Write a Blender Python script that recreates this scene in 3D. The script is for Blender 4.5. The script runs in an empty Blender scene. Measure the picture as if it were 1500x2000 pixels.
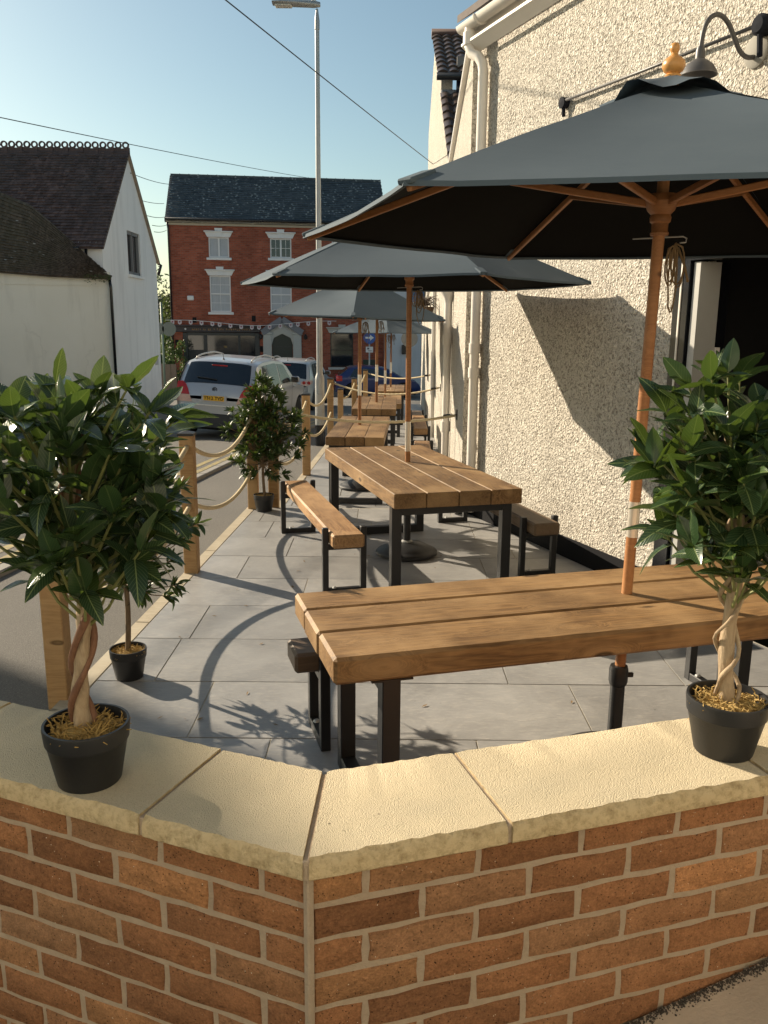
import bpy, math, random
from math import sin, cos, pi, radians, sqrt, atan2
from mathutils import Vector, Matrix, noise
random.seed(7)
S = bpy.context.scene
COL = S.collection

# ---------------------------------------------------------------- camera, sky, sun, exposure
EYE = 1.772
cam_d = bpy.data.cameras.new('camera')
cam = bpy.data.objects.new('camera', cam_d); COL.objects.link(cam)
cam_d.sensor_fit = 'HORIZONTAL'; cam_d.sensor_width = 36.0
cam_d.lens = 1655.0 / 1500.0 * 36.0
cam_d.clip_start = 0.05; cam_d.clip_end = 2000
cam.matrix_world = (Matrix.Translation((0, 0, EYE)) @ Matrix.Rotation(pi/2 - 0.216, 4, 'X') @ Matrix.Rotation(0.009, 4, 'Z'))
S.camera = cam

SUN_EL = radians(25.7); SUN_TRAVEL = radians(-35.0)          # light travels towards +x, -y
to_sun = Vector((-cos(SUN_TRAVEL)*cos(SUN_EL), -sin(SUN_TRAVEL)*cos(SUN_EL), sin(SUN_EL)))
world = bpy.data.worlds.new('World'); S.world = world; world.use_nodes = True
wn = world.node_tree; wn.nodes.clear()
wo = wn.nodes.new('ShaderNodeOutputWorld'); bg = wn.nodes.new('ShaderNodeBackground')
sky = wn.nodes.new('ShaderNodeTexSky'); sky.sky_type = 'NISHITA'; sky.sun_disc = False
sky.sun_elevation = SUN_EL; sky.sun_rotation = atan2(to_sun.x, to_sun.y)
sky.altitude = 0; sky.air_density = 1.0; sky.dust_density = 1.0; sky.ozone_density = 0.15
bg.inputs['Strength'].default_value = 0.060
tint = wn.nodes.new('ShaderNodeMix'); tint.data_type = 'RGBA'; tint.blend_type = 'MULTIPLY'; tint.inputs[0].default_value = 1.0
tint.inputs[7].default_value = (.93, 1.035, .965, 1)
wn.links.new(sky.outputs[0], tint.inputs[6]); wn.links.new(tint.outputs[2], bg.inputs[0]); wn.links.new(bg.outputs[0], wo.inputs[0])
sun_d = bpy.data.lights.new('sun', 'SUN'); sun_d.energy = 4.6; sun_d.angle = radians(0.53); sun_d.color = (1.0, 0.86, 0.66)
sun = bpy.data.objects.new('sun', sun_d); COL.objects.link(sun)
sun.rotation_euler = to_sun.to_track_quat('Z', 'Y').to_euler(); sun.location = (-20, 14, 20)
vs = S.view_settings
S.display_settings.display_device = 'sRGB'
vs.view_transform = 'Standard'; vs.look = 'None'; vs.exposure = 0.98; vs.gamma = 1.0; vs.use_curve_mapping = False

# ---------------------------------------------------------------- mesh builder
class MB:
    def __init__(s): s.v = []; s.f = []; s.mi = []; s.cur = 0
    def add(s, vs_, fs):
        o = len(s.v); s.v += [tuple(v) for v in vs_]
        for f in fs: s.f.append(tuple(o+i for i in f)); s.mi.append(s.cur)
        return o
    def box(s, c, d, R=None, bev=0.0):
        hx, hy, hz = d[0]/2, d[1]/2, d[2]/2
        if bev <= 0:
            vs_ = [(sx*hx, sy*hy, sz*hz) for sx in (-1, 1) for sy in (-1, 1) for sz in (-1, 1)]
            fs = [(0,1,3,2),(4,6,7,5),(0,4,5,1),(2,3,7,6),(0,2,6,4),(1,5,7,3)]
        else:
            b = min(bev, hx*.9, hy*.9, hz*.9); vs_ = []; idx = {}
            for sx in (-1, 1):
                for sy in (-1, 1):
                    for sz in (-1, 1):
                        for a in range(3):
                            p = [sx*(hx-b), sy*(hy-b), sz*(hz-b)]
                            p[a] = (sx*hx, sy*hy, sz*hz)[a]
                            idx[sx, sy, sz, a] = len(vs_); vs_.append(tuple(p))
            fs = []
            T = ((-1,-1),(1,-1),(1,1),(-1,1))
            for a in range(3):
                u, w = (a+1) % 3, (a+2) % 3
                for sg in (-1, 1):
                    q = []
                    for (i, j) in T:
                        k = [0,0,0]; k[a] = sg; k[u] = i; k[w] = j
                        q.append(idx[k[0], k[1], k[2], a])
                    fs.append(q if sg > 0 else q[::-1])
            for a in range(3):
                u, w = (a+1) % 3, (a+2) % 3
                for i in (-1, 1):
                    for j in (-1, 1):
                        k0 = [0,0,0]; k1 = [0,0,0]
                        k0[a] = -1; k1[a] = 1; k0[u] = k1[u] = i; k0[w] = k1[w] = j
                        q = [idx[(*k0, u)], idx[(*k1, u)], idx[(*k1, w)], idx[(*k0, w)]]
                        fs.append(q if i*j > 0 else q[::-1])
            for sx in (-1, 1):
                for sy in (-1, 1):
                    for sz in (-1, 1):
                        q = [idx[sx, sy, sz, a] for a in range(3)]
                        fs.append(q if sx*sy*sz > 0 else q[::-1])
        c = Vector(c)
        if R is None: vs_ = [c+Vector(v) for v in vs_]
        else: vs_ = [c+R @ Vector(v) for v in vs_]
        s.add(vs_, fs); return s
    def beam(s, p0, p1, w, h, bev=0.0, up=(0,0,1)):
        p0, p1 = Vector(p0), Vector(p1); d = p1-p0; L = d.length; x = d/L
        y = Vector(up).cross(x)
        if y.length < 1e-4: y = Vector((0,1,0)).cross(x)
        y.normalize(); z = x.cross(y)
        R = Matrix((x, y, z)).transposed()
        return s.box((p0+p1)/2, (L, w, h), R, bev)
    def tube(s, pts, r, n=8, cap=True, twist=None):
        pts = [Vector(p) for p in pts]; m = len(pts)
        rs = r if isinstance(r, (list, tuple)) else [r]*m
        rings = []; prev = None
        for i in range(m):
            t = (pts[min(i+1, m-1)]-pts[max(i-1, 0)])
            if t.length < 1e-9: t = Vector((0,0,1))
            t.normalize()
            if prev is None:
                a = Vector((0,0,1)) if abs(t.z) < .9 else Vector((1,0,0))
                nn = t.cross(a).normalized()
            else:
                nn = (prev - t*prev.dot(t))
                nn = nn.normalized() if nn.length > 1e-6 else t.orthogonal().normalized()
            prev = nn; b = t.cross(nn)
            rings.append([pts[i]+(nn*cos(2*pi*k/n)+b*sin(2*pi*k/n))*rs[i]*(twist(i, k, n) if twist else 1) for k in range(n)])
        vs_ = [v for r_ in rings for v in r_]; fs = []
        for i in range(m-1):
            for k in range(n):
                k2 = (k+1) % n
                fs.append((i*n+k, i*n+k2, (i+1)*n+k2, (i+1)*n+k))
        if cap:
            fs.append(tuple(range(n-1, -1, -1))); fs.append(tuple((m-1)*n+k for k in range(n)))
        s.add(vs_, fs); return s
    def lathe(s, prof, c=(0,0,0), n=24, R=None, cap=True):
        c = Vector(c); vs_ = []
        for (r, z) in prof:
            for k in range(n):
                p = Vector((r*cos(2*pi*k/n), r*sin(2*pi*k/n), z))
                vs_.append(c+(R @ p if R else p))
        fs = []
        for i in range(len(prof)-1):
            for k in range(n):
                k2 = (k+1) % n
                fs.append((i*n+k, i*n+k2, (i+1)*n+k2, (i+1)*n+k))
        if cap:
            if prof[0][0] > 1e-4: fs.append(tuple(range(n-1, -1, -1)))
            if prof[-1][0] > 1e-4: fs.append(tuple((len(prof)-1)*n+k for k in range(n)))
        s.add(vs_, fs); return s
    def grid(s, P):                     # P[i][j]
        m, n = len(P), len(P[0])
        s.add([p for r in P for p in r], [(i*n+j, i*n+j+1, (i+1)*n+j+1, (i+1)*n+j) for i in range(m-1) for j in range(n-1)]); return s
    def poly(s, pts): s.add(pts, [tuple(range(len(pts)))]); return s
    def prism(s, pts, h):               # extrude a planar polygon by vector h
        n = len(pts); h = Vector(h); a = [Vector(p) for p in pts]
        s.add(a+[p+h for p in a], [tuple(range(n-1, -1, -1)), tuple(range(n, 2*n))]+[(i, (i+1) % n, n+(i+1) % n, n+i) for i in range(n)]); return s

def mesh(name, mb, mats, smooth=False):
    me = bpy.data.meshes.new(name); me.from_pydata([tuple(v) for v in mb.v], [], mb.f)
    for m in (mats if isinstance(mats, (list, tuple)) else [mats]): me.materials.append(m)
    if any(mb.mi): me.polygons.foreach_set('material_index', mb.mi)
    if smooth is not False:
        me.polygons.foreach_set('use_smooth', [True]*len(me.polygons))
        if smooth is not True: me.set_sharp_from_angle(angle=radians(smooth))
    me.update(); return me

def tag(o, label=None, cat=None, group=None, kind=None):
    if label: o['label'] = label
    if cat: o['category'] = cat
    if group: o['group'] = group
    if kind: o['kind'] = kind
    return o
def thing(name, label, cat, loc=(0,0,0), rz=0.0, group=None):
    o = bpy.data.objects.new(name, None); COL.objects.link(o)
    o.location = loc; o.rotation_euler = (0, 0, rz); o.empty_display_size = .1
    return tag(o, label, cat, group)
def obj(name, mb, mats, parent=None, smooth=False, world=False, loc=None, rot=None):
    """one mesh object; world=True: the vertices are in world space and moved into the parent's frame"""
    if world and parent is not None:
        M = Matrix.LocRotScale(parent.location, parent.rotation_euler, None)
        q = parent.parent
        while q is not None:
            M = Matrix.LocRotScale(q.location, q.rotation_euler, None) @ M; q = q.parent
        Mi = M.inverted(); mb.v = [tuple(Mi @ Vector(v)) for v in mb.v]
    me = mb if isinstance(mb, bpy.types.Mesh) else mesh(name, mb, mats, smooth)
    o = bpy.data.objects.new(name, me); COL.objects.link(o)
    if parent is not None: o.parent = parent
    if loc is not None: o.location = loc
    if rot is not None: o.rotation_euler = rot
    return o
def struct(name, mb, mats, smooth=False):
    return tag(obj(name, mb, mats, None, smooth), kind='structure')
def copy_tree(o, parent=None):
    c = o.copy(); COL.objects.link(c)
    if parent is not None: c.parent = parent
    for ch in o.children: copy_tree(ch, c)
    return c

# ---------------------------------------------------------------- materials
class NT:
    def __init__(s, name):
        s.m = bpy.data.materials.new(name); s.m.use_nodes = True
        s.t = s.m.node_tree; s.b = s.t.nodes['Principled BSDF']; s.out = s.t.nodes['Material Output']
        s._c = None
    def n(s, typ, **kw):
        x = s.t.nodes.new(typ)
        for k, v in kw.items():
            if k.startswith('i_'):
                key = k[2:]
                key = int(key) if key.isdigit() else key
                s.set(x.inputs[key], v)
            else: setattr(x, k, v)
        return x
    def set(s, sock, v):
        if hasattr(v, 'is_output') or isinstance(v, bpy.types.NodeSocket): s.t.links.new(v, sock)
        else: sock.default_value = v
    def coord(s, kind='Object', scale=(1,1,1), rnd=False):
        tc = s.n('ShaderNodeTexCoord'); v = tc.outputs[kind]
        if rnd:
            oi = s.n('ShaderNodeObjectInfo')
            mu = s.n('ShaderNodeMath', operation='MULTIPLY', i_0=oi.outputs['Random'], i_1=61.7)
            ad = s.n('ShaderNodeVectorMath', operation='ADD', i_0=v, i_1=mu.outputs[0]); v = ad.outputs[0]
        mp = s.n('ShaderNodeMapping', i_Vector=v); mp.inputs['Scale'].default_value = scale
        return mp.outputs[0]
    def noise(s, v, scale, detail=4, rough=.55, dist=0.0):
        return s.n('ShaderNodeTexNoise', i_Vector=v, i_Scale=scale, i_Detail=detail, i_Roughness=rough, i_Distortion=dist).outputs['Fac']
    def vor(s, v, scale, feat='F1', rand=1.0):
        x = s.n('ShaderNodeTexVoronoi', feature=feat, i_Vector=v, i_Scale=scale); x.inputs['Randomness'].default_value = rand; return x
    def ramp(s, f, stops):
        r = s.n('ShaderNodeValToRGB', i_Fac=f); e = r.color_ramp.elements
        while len(e) < len(stops): e.new(.5)
        for q, (p, c) in zip(e, stops):
            q.position = p; q.color = (c, c, c, 1) if not isinstance(c, (tuple, list)) else (*c[:3], 1)
        return r.outputs[0]
    def mix(s, f, a, b, mode='MIX'):
        x = s.n('ShaderNodeMix', data_type='RGBA', blend_type=mode)
        def c(v): return (*v, 1) if isinstance(v, tuple) and len(v) == 3 else v
        s.set(x.inputs[0], f); s.set(x.inputs[6], c(a)); s.set(x.inputs[7], c(b)); return x.outputs[2]
    def math(s, op, a, b=0.0):
        return s.n('ShaderNodeMath', operation=op, i_0=a, i_1=b).outputs[0]
    def bump(s, h, strength=.5, dist=.01, nrm=None):
        x = s.n('ShaderNodeBump', i_Height=h, i_Strength=strength, i_Distance=dist)
        if nrm is not None: s.set(x.inputs['Normal'], nrm)
        return x.outputs[0]
    def fin(s, col=None, rough=None, normal=None, spec=None, metal=None, **kw):
        b = s.b
        if col is not None: s.set(b.inputs['Base Color'], (*col, 1) if isinstance(col, tuple) and len(col) == 3 else col)
        if rough is not None: s.set(b.inputs['Roughness'], rough)
        if normal is not None: s.set(b.inputs['Normal'], normal)
        if spec is not None: b.inputs['Specular IOR Level'].default_value = spec
        if metal is not None: b.inputs['Metallic'].default_value = metal
        for k, v in kw.items(): s.set(b.inputs[k], v)
        return s.m
def plain(name, col, rough=.6, var=.12, scale=18.0, spec=.5, metal=0.0, bump=0.0, bs=120.0):
    t = NT(name); v = t.coord('Object', rnd=True); n = t.noise(v, scale, 5)
    c = t.mix(n, tuple(x*(1-var) for x in col), tuple(min(1, x*(1+var)) for x in col))
    nr = t.bump(t.noise(v, bs, 3), .4, bump) if bump else None
    r = t.ramp(n, [(0, max(0, rough-.08)), (1, min(1, rough+.08))])
    return t.fin(c, r, nr, spec, metal)

def wood(name, dark, mid, light, rough=.55, grain=1.0):
    t = NT(name); tc = t.coord('Object', rnd=True)
    # knots: sparse cells; the grain flows round them
    mk = t.n('ShaderNodeMapping', i_Vector=tc); mk.inputs['Scale'].default_value = (2.6, 7.5, 7.5)
    vk = t.vor(mk.outputs[0], 1.0); kd = vk.outputs['Distance']
    pick = t.ramp(t.n('ShaderNodeSeparateColor', i_0=vk.outputs['Color']).outputs[0], [(.5, 0), (.55, 1)])
    near = t.math('MULTIPLY', t.ramp(kd, [(0, 1), (.42, 0)]), pick)
    warp = t.math('MULTIPLY', near, .16)
    vw = t.n('ShaderNodeVectorMath', operation='ADD', i_0=tc, i_1=t.n('ShaderNodeCombineXYZ', i_X=0.0, i_Y=warp, i_Z=warp).outputs[0]).outputs[0]
    mp = t.n('ShaderNodeMapping', i_Vector=vw); mp.inputs['Scale'].default_value = (1.0, 13, 13); v = mp.outputs[0]
    low = t.noise(v, 1.3, 3, .5, .5)
    rings = t.math('ABSOLUTE', t.math('SUBTRACT', t.math('FRACT', t.math('MULTIPLY', low, 9.0)), .5))
    g1 = t.noise(v, 4.5, 5, .62, .3); g2 = t.noise(v, 16.0, 4, .6, .1)
    g = t.math('ADD', t.math('ADD', t.math('MULTIPLY', g1, .5), t.math('MULTIPLY', g2, .25)), t.math('MULTIPLY', rings, .5))
    big = t.noise(tc, 2.2, 4, .6)
    c = t.mix(t.ramp(g, [(.34, 0), (.66, 1)]), dark, mid)
    c = t.mix(t.ramp(big, [(.42, 0), (.68, .85)]), c, light)
    c = t.mix(t.ramp(t.noise(tc, 3.1, 5, .6), [(.5, 0), (.75, .55)]), c, dark)
    halo = t.math('MULTIPLY', t.ramp(kd, [(.10, 0), (.15, .55), (.3, 0)]), pick); c = t.mix(halo, c, light)
    core = t.math('MULTIPLY', t.ramp(kd, [(.03, .55), (.075, .9), (.12, 0)]), pick); c = t.mix(core, c, tuple(x*.33 for x in dark))
    oi = t.n('ShaderNodeObjectInfo')
    c = t.mix(1.0, c, t.ramp(oi.outputs['Random'], [(0, .80), (1, 1.15)]), 'MULTIPLY')
    fine = t.noise(v, 40.0, 3, .6)
    return t.fin(c, t.ramp(fine, [(0, rough-.1), (1, rough+.15)]), t.bump(t.math('ADD', g, t.math('MULTIPLY', fine, .5)), .4*grain, .004), .35)
W_TABLE = wood('table_wood', (.105,.055,.021), (.25,.14,.055), (.36,.225,.105))
W_BENCH = wood('bench_wood', (.15,.075,.03), (.33,.185,.08), (.43,.265,.13))
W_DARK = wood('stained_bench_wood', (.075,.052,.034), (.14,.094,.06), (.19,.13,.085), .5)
W_POST = wood('post_wood', (.30,.17,.07), (.42,.26,.115), (.46,.30,.15), .65)
W_TEAK = wood('parasol_wood', (.25,.105,.040), (.35,.16,.063), (.41,.20,.085), .42, .4)
W_EDGE = wood('edging_wood', (.36,.30,.21), (.46,.39,.28), (.50,.44,.33), .7)
BLACK_METAL = plain('black_powder_coat', (.012,.0125,.014), .42, .15, 30)
BLACK_PLASTIC = plain('black_plastic', (.014,.0145,.016), .5, .2, 14, bump=.0006)
GREY_METAL = plain('galvanised_steel', (.40,.40,.39), .5, .18, 9, metal=.55)
BRASS = plain('pale_ferrule_metal', (.75,.70,.62), .35, .08, metal=.7)
WHITE_PVC = plain('white_pvc', (.78,.73,.66), .35, .06, 4)
SKIRT = plain('black_bitumen_paint', (.010,.010,.012), .85, .2, 6, spec=.15)
BLACK_PAINT = plain('black_gloss_paint', (.008,.009,.012), .25, .2, 6)
GLASS_DARK = plain('dark_glass', (.010,.014,.02), .06, .3, 1.2, spec=.9)
LAMP_METAL = plain('dark_grey_lamp_paint', (.085,.08,.078), .45, .12)
CURTAIN = plain('net_curtain', (.42,.44,.47), .8, .15, 3)
WHITE_PAINT = plain('white_paint', (.70,.70,.70), .5, .06, 5)
STONE_PAINT = plain('stone_surround_paint', (.42,.42,.40), .7, .1, 4)
LEAD = plain('lead_flashing', (.16,.17,.2), .5, .2)
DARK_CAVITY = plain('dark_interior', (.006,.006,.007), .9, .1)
CREAM = plain('cream_cornice', (.42,.36,.27), .7, .12, 5)

def fabric():
    t = NT('grey_canvas'); v = t.coord('Object')
    n = t.noise(v, 5, 4); w = t.noise(v, 420, 2)
    cre = t.noise(v, 3.0, 5, .6, 1.2)
    c = t.mix(n, (.062,.086,.108), (.080,.106,.128))
    nr = t.bump(w, .25, .0008); nr = t.bump(cre, .22, .008, nr)
    return t.fin(c, .85, nr, .25)
FABRIC = fabric()
CORD = plain('brown_cord', (.20,.135,.07), .9, .3, 60)
UNDERSIDE_SHADE = plain('canopy_underside_shade', (.007,.007,.0065), .95, .1, spec=.1)  # near-black colour stands in for the shade under the canopies
def rope_mat():
    t = NT('manila_rope'); v = t.coord('Object')
    c = t.mix(t.noise(v, 60, 4), (.46,.36,.21), (.64,.54,.36))
    return t.fin(c, .9, t.bump(t.noise(v, 300, 3), .5, .002), .2)
ROPE = rope_mat()

def pebbledash():
    t = NT('cream_roughcast'); v = t.coord('Object')
    n1 = t.vor(v, 66, 'SMOOTH_F1').outputs['Distance']; n2 = t.noise(v, 95, 4, .6); n3 = t.noise(v, 1.1, 4)
    wv = t.ramp(t.noise(v, 48, 3, .55, 1.0), [(.3, 0), (.56, 1)])
    h = t.math('ADD', t.math('SUBTRACT', t.math('MULTIPLY', wv, .9), n1), t.math('MULTIPLY', n2, .4))
    c = t.mix(n3, (.66,.605,.52), (.75,.70,.61))
    stain = t.ramp(t.noise(t.coord('Object', (2.5,2.5,.35)), 1.6, 5, .6), [(.45, 0), (.8, .35)])
    c = t.mix(stain, c, (.38,.35,.30))
    c = t.mix(t.ramp(h, [(-.0, .7), (.34, 0)]), c, (.25,.21,.16))  # crevice shade painted into the colour, following the bump height
    return t.fin(c, .9, t.bump(h, 1.0, .016), .2)
PEBBLE = pebbledash()
def render_white(name, a, b, bump=.004, crack=.3):
    t = NT(name); v = t.coord('Object')
    n = t.noise(v, .7, 6, .6); st = t.noise(t.coord('Object', (1.6,1.6,.25)), 1.3, 6, .65)
    c = t.mix(n, a, b); c = t.mix(t.ramp(st, [(.5, 0), (.78, .5)]), c, tuple(x*.62 for x in a))
    wob = t.n('ShaderNodeTexNoise', i_Vector=v, i_Scale=1.4, i_Detail=5.0).outputs['Color']
    cv = t.n('ShaderNodeVectorMath', operation='ADD', i_0=t.coord('Object', (.3,.3,.2)), i_1=t.n('ShaderNodeVectorMath', operation='MULTIPLY', i_0=wob, i_1=(.35,.35,.35)).outputs[0]).outputs[0]
    cr = t.vor(cv, 1.0, 'DISTANCE_TO_EDGE').outputs['Distance']
    c = t.mix(t.math('MULTIPLY', t.ramp(cr, [(0, crack), (.010, 0)]), t.ramp(t.noise(v, .5, 2), [(.45, 0), (.6, 1)])), c, tuple(x*.6 for x in a))
    return t.fin(c, .85, t.bump(t.noise(v, 30, 5), .5, bump), .25)
RENDER_LOW = render_white('aged_white_render', (.70,.67,.58), (.82,.80,.72))
RENDER_HOUSE = render_white('white_house_render', (.78,.77,.76), (.86,.85,.84), crack=.08)

def slab_mat():
    t = NT('grey_paving'); v = t.coord('Object', rnd=True)
    n = t.noise(v, 3.2, 8, .62, .6); n2 = t.noise(t.coord('Object', (3,9,3), True), 7, 6, .6)
    c = t.mix(t.ramp(n, [(.3, 0), (.7, 1)]), (.240,.236,.232), (.350,.343,.334))
    c = t.mix(t.ramp(n2, [(.5, 0), (.72, .45)]), c, (.47,.44,.40))
    ws = t.coord('Object'); st = t.noise(ws, 1.1, 6, .65, .5); c = t.mix(t.ramp(st, [(.5, 0), (.72, .45)]), c, (.17,.16,.15))
    sp = t.math('MULTIPLY', t.ramp(t.vor(ws, 9).outputs['Distance'], [(.04, 1), (.06, 0)]), t.ramp(t.noise(ws, 2.0, 2), [(.55, 0), (.6, 1)])); c = t.mix(t.math('MULTIPLY', sp, .7), c, (.10,.095,.09))
    oi = t.n('ShaderNodeObjectInfo'); c = t.mix(1.0, c, t.ramp(oi.outputs['Random'], [(0, .84), (1, 1.1)]), 'MULTIPLY')
    return t.fin(c, t.ramp(n2, [(0, .36), (1, .55)]), t.bump(t.math('ADD', n, t.math('MULTIPLY', n2, .6)), .5, .006), .6)
SLAB = slab_mat()
GROUT = plain('pale_grout', (.40,.36,.29), .9, .12, 20)
def asphalt():
    t = NT('asphalt'); v = t.coord('Object')
    n = t.noise(v, 115, 4, .75); big = t.noise(v, .5, 5); vo = t.vor(v, 110).outputs['Color']
    c = t.mix(t.ramp(n, [(.35, 0), (.75, 1)]), (.085,.08,.074), (.24,.222,.195))
    c = t.mix(t.ramp(big, [(.35, 0), (.7, .6)]), c, (.18,.167,.148))
    spk = t.ramp(t.vor(v, 75).outputs['Distance'], [(.0, .85), (.22, 0)])
    c = t.mix(spk, c, (.42,.39,.34))
    dk = t.ramp(t.vor(v, 48).outputs['Distance'], [(.0, .8), (.2, 0)]); c = t.mix(dk, c, (.03,.028,.026))
    return t.fin(c, .85, t.bump(n, 1.0, .014), .35)
ASPHALT = asphalt()
def yellow():
    t = NT('worn_yellow_paint'); v = t.coord('Object')
    n = t.ramp(t.noise(v, 14, 6, .7), [(.42, 0), (.6, 1)])
    return t.fin(t.mix(n, (.34,.26,.085), (.19,.165,.11)), .8, t.bump(t.noise(v, 150, 2), .4, .004))
YELLOW = yellow()
KERB = plain('concrete_kerb', (.24,.225,.20), .85, .15, 12, bump=.003)
OUTER_PAVE = plain('sandy_paving', (.52,.42,.31), .85, .35, 7, bump=.004)

def brick_mat():
    t = NT('red_brown_brick'); v = t.coord('Object', rnd=True)
    oi = t.n('ShaderNodeObjectInfo')
    base = t.ramp(oi.outputs['Random'], [(0, (.27,.125,.060)), (.3, (.35,.16,.074)), (.55, (.40,.185,.085)), (.8, (.37,.20,.105)), (.95, (.44,.215,.095)), (1, (.66,.31,.14))])
    n = t.math('ADD', t.math('MULTIPLY', t.noise(v, 13, 4, .6), .4), t.math('MULTIPLY', t.noise(v, 60, 6, .7), .6)); n2 = t.noise(v, 90, 4)
    c = t.mix(1.0, base, t.ramp(n, [(.25, .5), (.75, 1.3)]), 'MULTIPLY')
    streak = t.noise(t.coord('Object', (6,30,40), True), 4, 5, .6)
    c = t.mix(t.ramp(streak, [(.55, 0), (.75, .35)]), c, (.30,.17,.08))
    pit = t.vor(v, 130).outputs['Distance']; pm = t.ramp(pit, [(.13, 1), (.21, 0)])
    pm2 = t.math('MULTIPLY', pm, t.ramp(t.noise(v, 45, 2), [(.47, 0), (.55, 1)]))
    c = t.mix(t.math('MULTIPLY', pm2, .9), c, (.03,.015,.008))
    wp = t.math('MULTIPLY', t.ramp(t.vor(v, 75).outputs['Distance'], [(.07, 1), (.10, 0)]), t.ramp(t.noise(v, 30, 2), [(.53, 0), (.58, 1)]))
    c = t.mix(wp, c, (.75,.66,.52))
    fi = t.noise(v, 210, 3, .7); c = t.mix(1.0, c, t.ramp(fi, [(.3, .72), (.7, 1.2)]), 'MULTIPLY')
    h = t.math('SUBTRACT', t.math('ADD', n, t.math('ADD', t.math('MULTIPLY', n2, .6), t.math('MULTIPLY', fi, .25))), t.math('MULTIPLY', pm2, .9))
    return t.fin(c, .92, t.bump(h, 1.0, .009), .2)
BRICK = brick_mat()
def mortar_mat():
    t = NT('sand_mortar'); v = t.coord('Object')
    c = t.mix(t.noise(v, 26, 6, .7), (.36,.275,.195), (.54,.43,.32))
    return t.fin(c, .95, t.bump(t.noise(v, 140, 4, .7), .9, .006), .15)
MORTAR = mortar_mat()
def coping_mat():
    t = NT('cream_cast_stone'); v = t.coord('Object', rnd=True)
    n = t.noise(v, 330, 4, .7); n2 = t.noise(v, 7, 5); vo = t.vor(v, 400, 'F1').outputs['Distance']
    c = t.mix(n2, (.60,.50,.335), (.72,.61,.43))
    c = t.mix(t.ramp(n, [(.3, .5), (.5, 0)]), c, (.36,.28,.17))
    c = t.mix(t.ramp(t.noise(v, 2.6, 6, .65, .6), [(.5, 0), (.75, .45)]), c, (.42,.37,.27))
    sp = t.math('MULTIPLY', t.ramp(t.vor(v, 26).outputs['Distance'], [(.05, 1), (.085, 0)]), t.ramp(t.noise(v, 7, 2), [(.58, 0), (.63, 1)])); c = t.mix(t.math('MULTIPLY', sp, .75), c, (.10,.08,.05))
    h = t.math('SUBTRACT', n, t.math('MULTIPLY', vo, .9))
    return t.fin(c, .92, t.bump(h, .85, .003), .2)
COPING = coping_mat()
def coping_edge_mat():
    t = NT('split_stone_edge'); v = t.coord('Object', rnd=True)
    n = t.noise(v, 48, 6, .7); n2 = t.noise(v, 9, 4)
    c = t.mix(n2, (.58,.44,.25), (.74,.60,.37)); c = t.mix(t.ramp(n, [(.3, .7), (.55, 0)]), c, (.28,.19,.09))
    return t.fin(c, .95, t.bump(n, 1.0, .012), .15)
COPING_EDGE = coping_edge_mat()

def leaf_mat(name, dark, mid, vein, rough=.32):
    t = NT(name); tc = t.n('ShaderNodeTexCoord'); g = tc.outputs['UV']
    sp = t.n('ShaderNodeSeparateXYZ', i_0=g); x = sp.outputs[0]; y = sp.outputs[1]
    ay = t.math('ABSOLUTE', t.math('SUBTRACT', y, .5))
    midv = t.ramp(ay, [(.012, 1), (.035, 0)])
    ph = t.math('SUBTRACT', t.math('MULTIPLY', x, 11.0), t.math('MULTIPLY', ay, 7.0))
    fr = t.math('ABSOLUTE', t.math('SUBTRACT', t.math('FRACT', ph), .5))
    side = t.math('MULTIPLY', t.ramp(fr, [(.03, 1), (.09, 0)]), .5)
    oi = t.n('ShaderNodeObjectInfo')
    nz = t.noise(t.coord('Object', rnd=True), 30, 3)
    c = t.mix(oi.outputs['Random'], dark, mid); c = t.mix(t.math('MULTIPLY', nz, .5), c, mid)
    c = t.mix(t.ramp(oi.outputs['Random'], [(.86, 0), (.97, .6)]), c, (mid[0]*2.3, mid[1]*1.9, mid[2]*1.2))
    c = t.mix(t.math('MAXIMUM', midv, side), c, vein)
    geo = t.n('ShaderNodeNewGeometry')
    c = t.mix(t.math('MULTIPLY', geo.outputs['Backfacing'], .6), c, (mid[0]*1.6, mid[1]*1.5, mid[2]*1.5))
    nr = t.bump(t.math('SUBTRACT', t.math('MULTIPLY', nz, .5), t.math('MAXIMUM', midv, side)), .35, .0012)
    m = t.fin(c, rough, nr, .5)
    tr = t.n('ShaderNodeBsdfTranslucent'); t.set(tr.inputs[0], t.mix(.6, c, (.17,.25,.02)))
    mx = t.n('ShaderNodeMixShader', i_0=.19); t.t.links.new(t.b.outputs[0], mx.inputs[1]); t.t.links.new(tr.outputs[0], mx.inputs[2])
    t.t.links.new(mx.outputs[0], t.out.inputs[0]); return m
LEAF = leaf_mat('bay_leaf', (.009,.023,.018), (.029,.062,.023), (.17,.22,.08), .27)
LEAF_SMALL = leaf_mat('small_bay_leaf', (.016,.036,.016), (.036,.070,.020), (.09,.13,.04), .36)
def bark(name, a, b):
    t = NT(name); v = t.coord('Object', (1,1,.22))
    n = t.noise(v, 60, 6, .65, .8); k = t.noise(t.coord('Object'), 22, 4)
    c = t.mix(t.ramp(n, [(.3, 0), (.7, 1)]), a, b); c = t.mix(t.ramp(k, [(.62, 0), (.72, .7)]), c, tuple(x*.3 for x in a))
    return t.fin(c, .75, t.bump(n, .8, .006), .3)
BARK_PALE = bark('pale_peeled_bark', (.24,.165,.10), (.46,.355,.235))
BARK_RED = bark('red_brown_vine_bark', (.13,.06,.035), (.24,.125,.075))
BARK_THIN = bark('grey_brown_bark', (.12,.08,.05), (.22,.16,.10))
TWIG = plain('green_twig', (.16,.17,.055), .6, .3, 30)
MOSS = plain('dried_moss', (.36,.23,.07), .95, .5, 40)
MOSS_PALE = plain('yellow_moss', (.40,.27,.095), .95, .4, 40)

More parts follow.
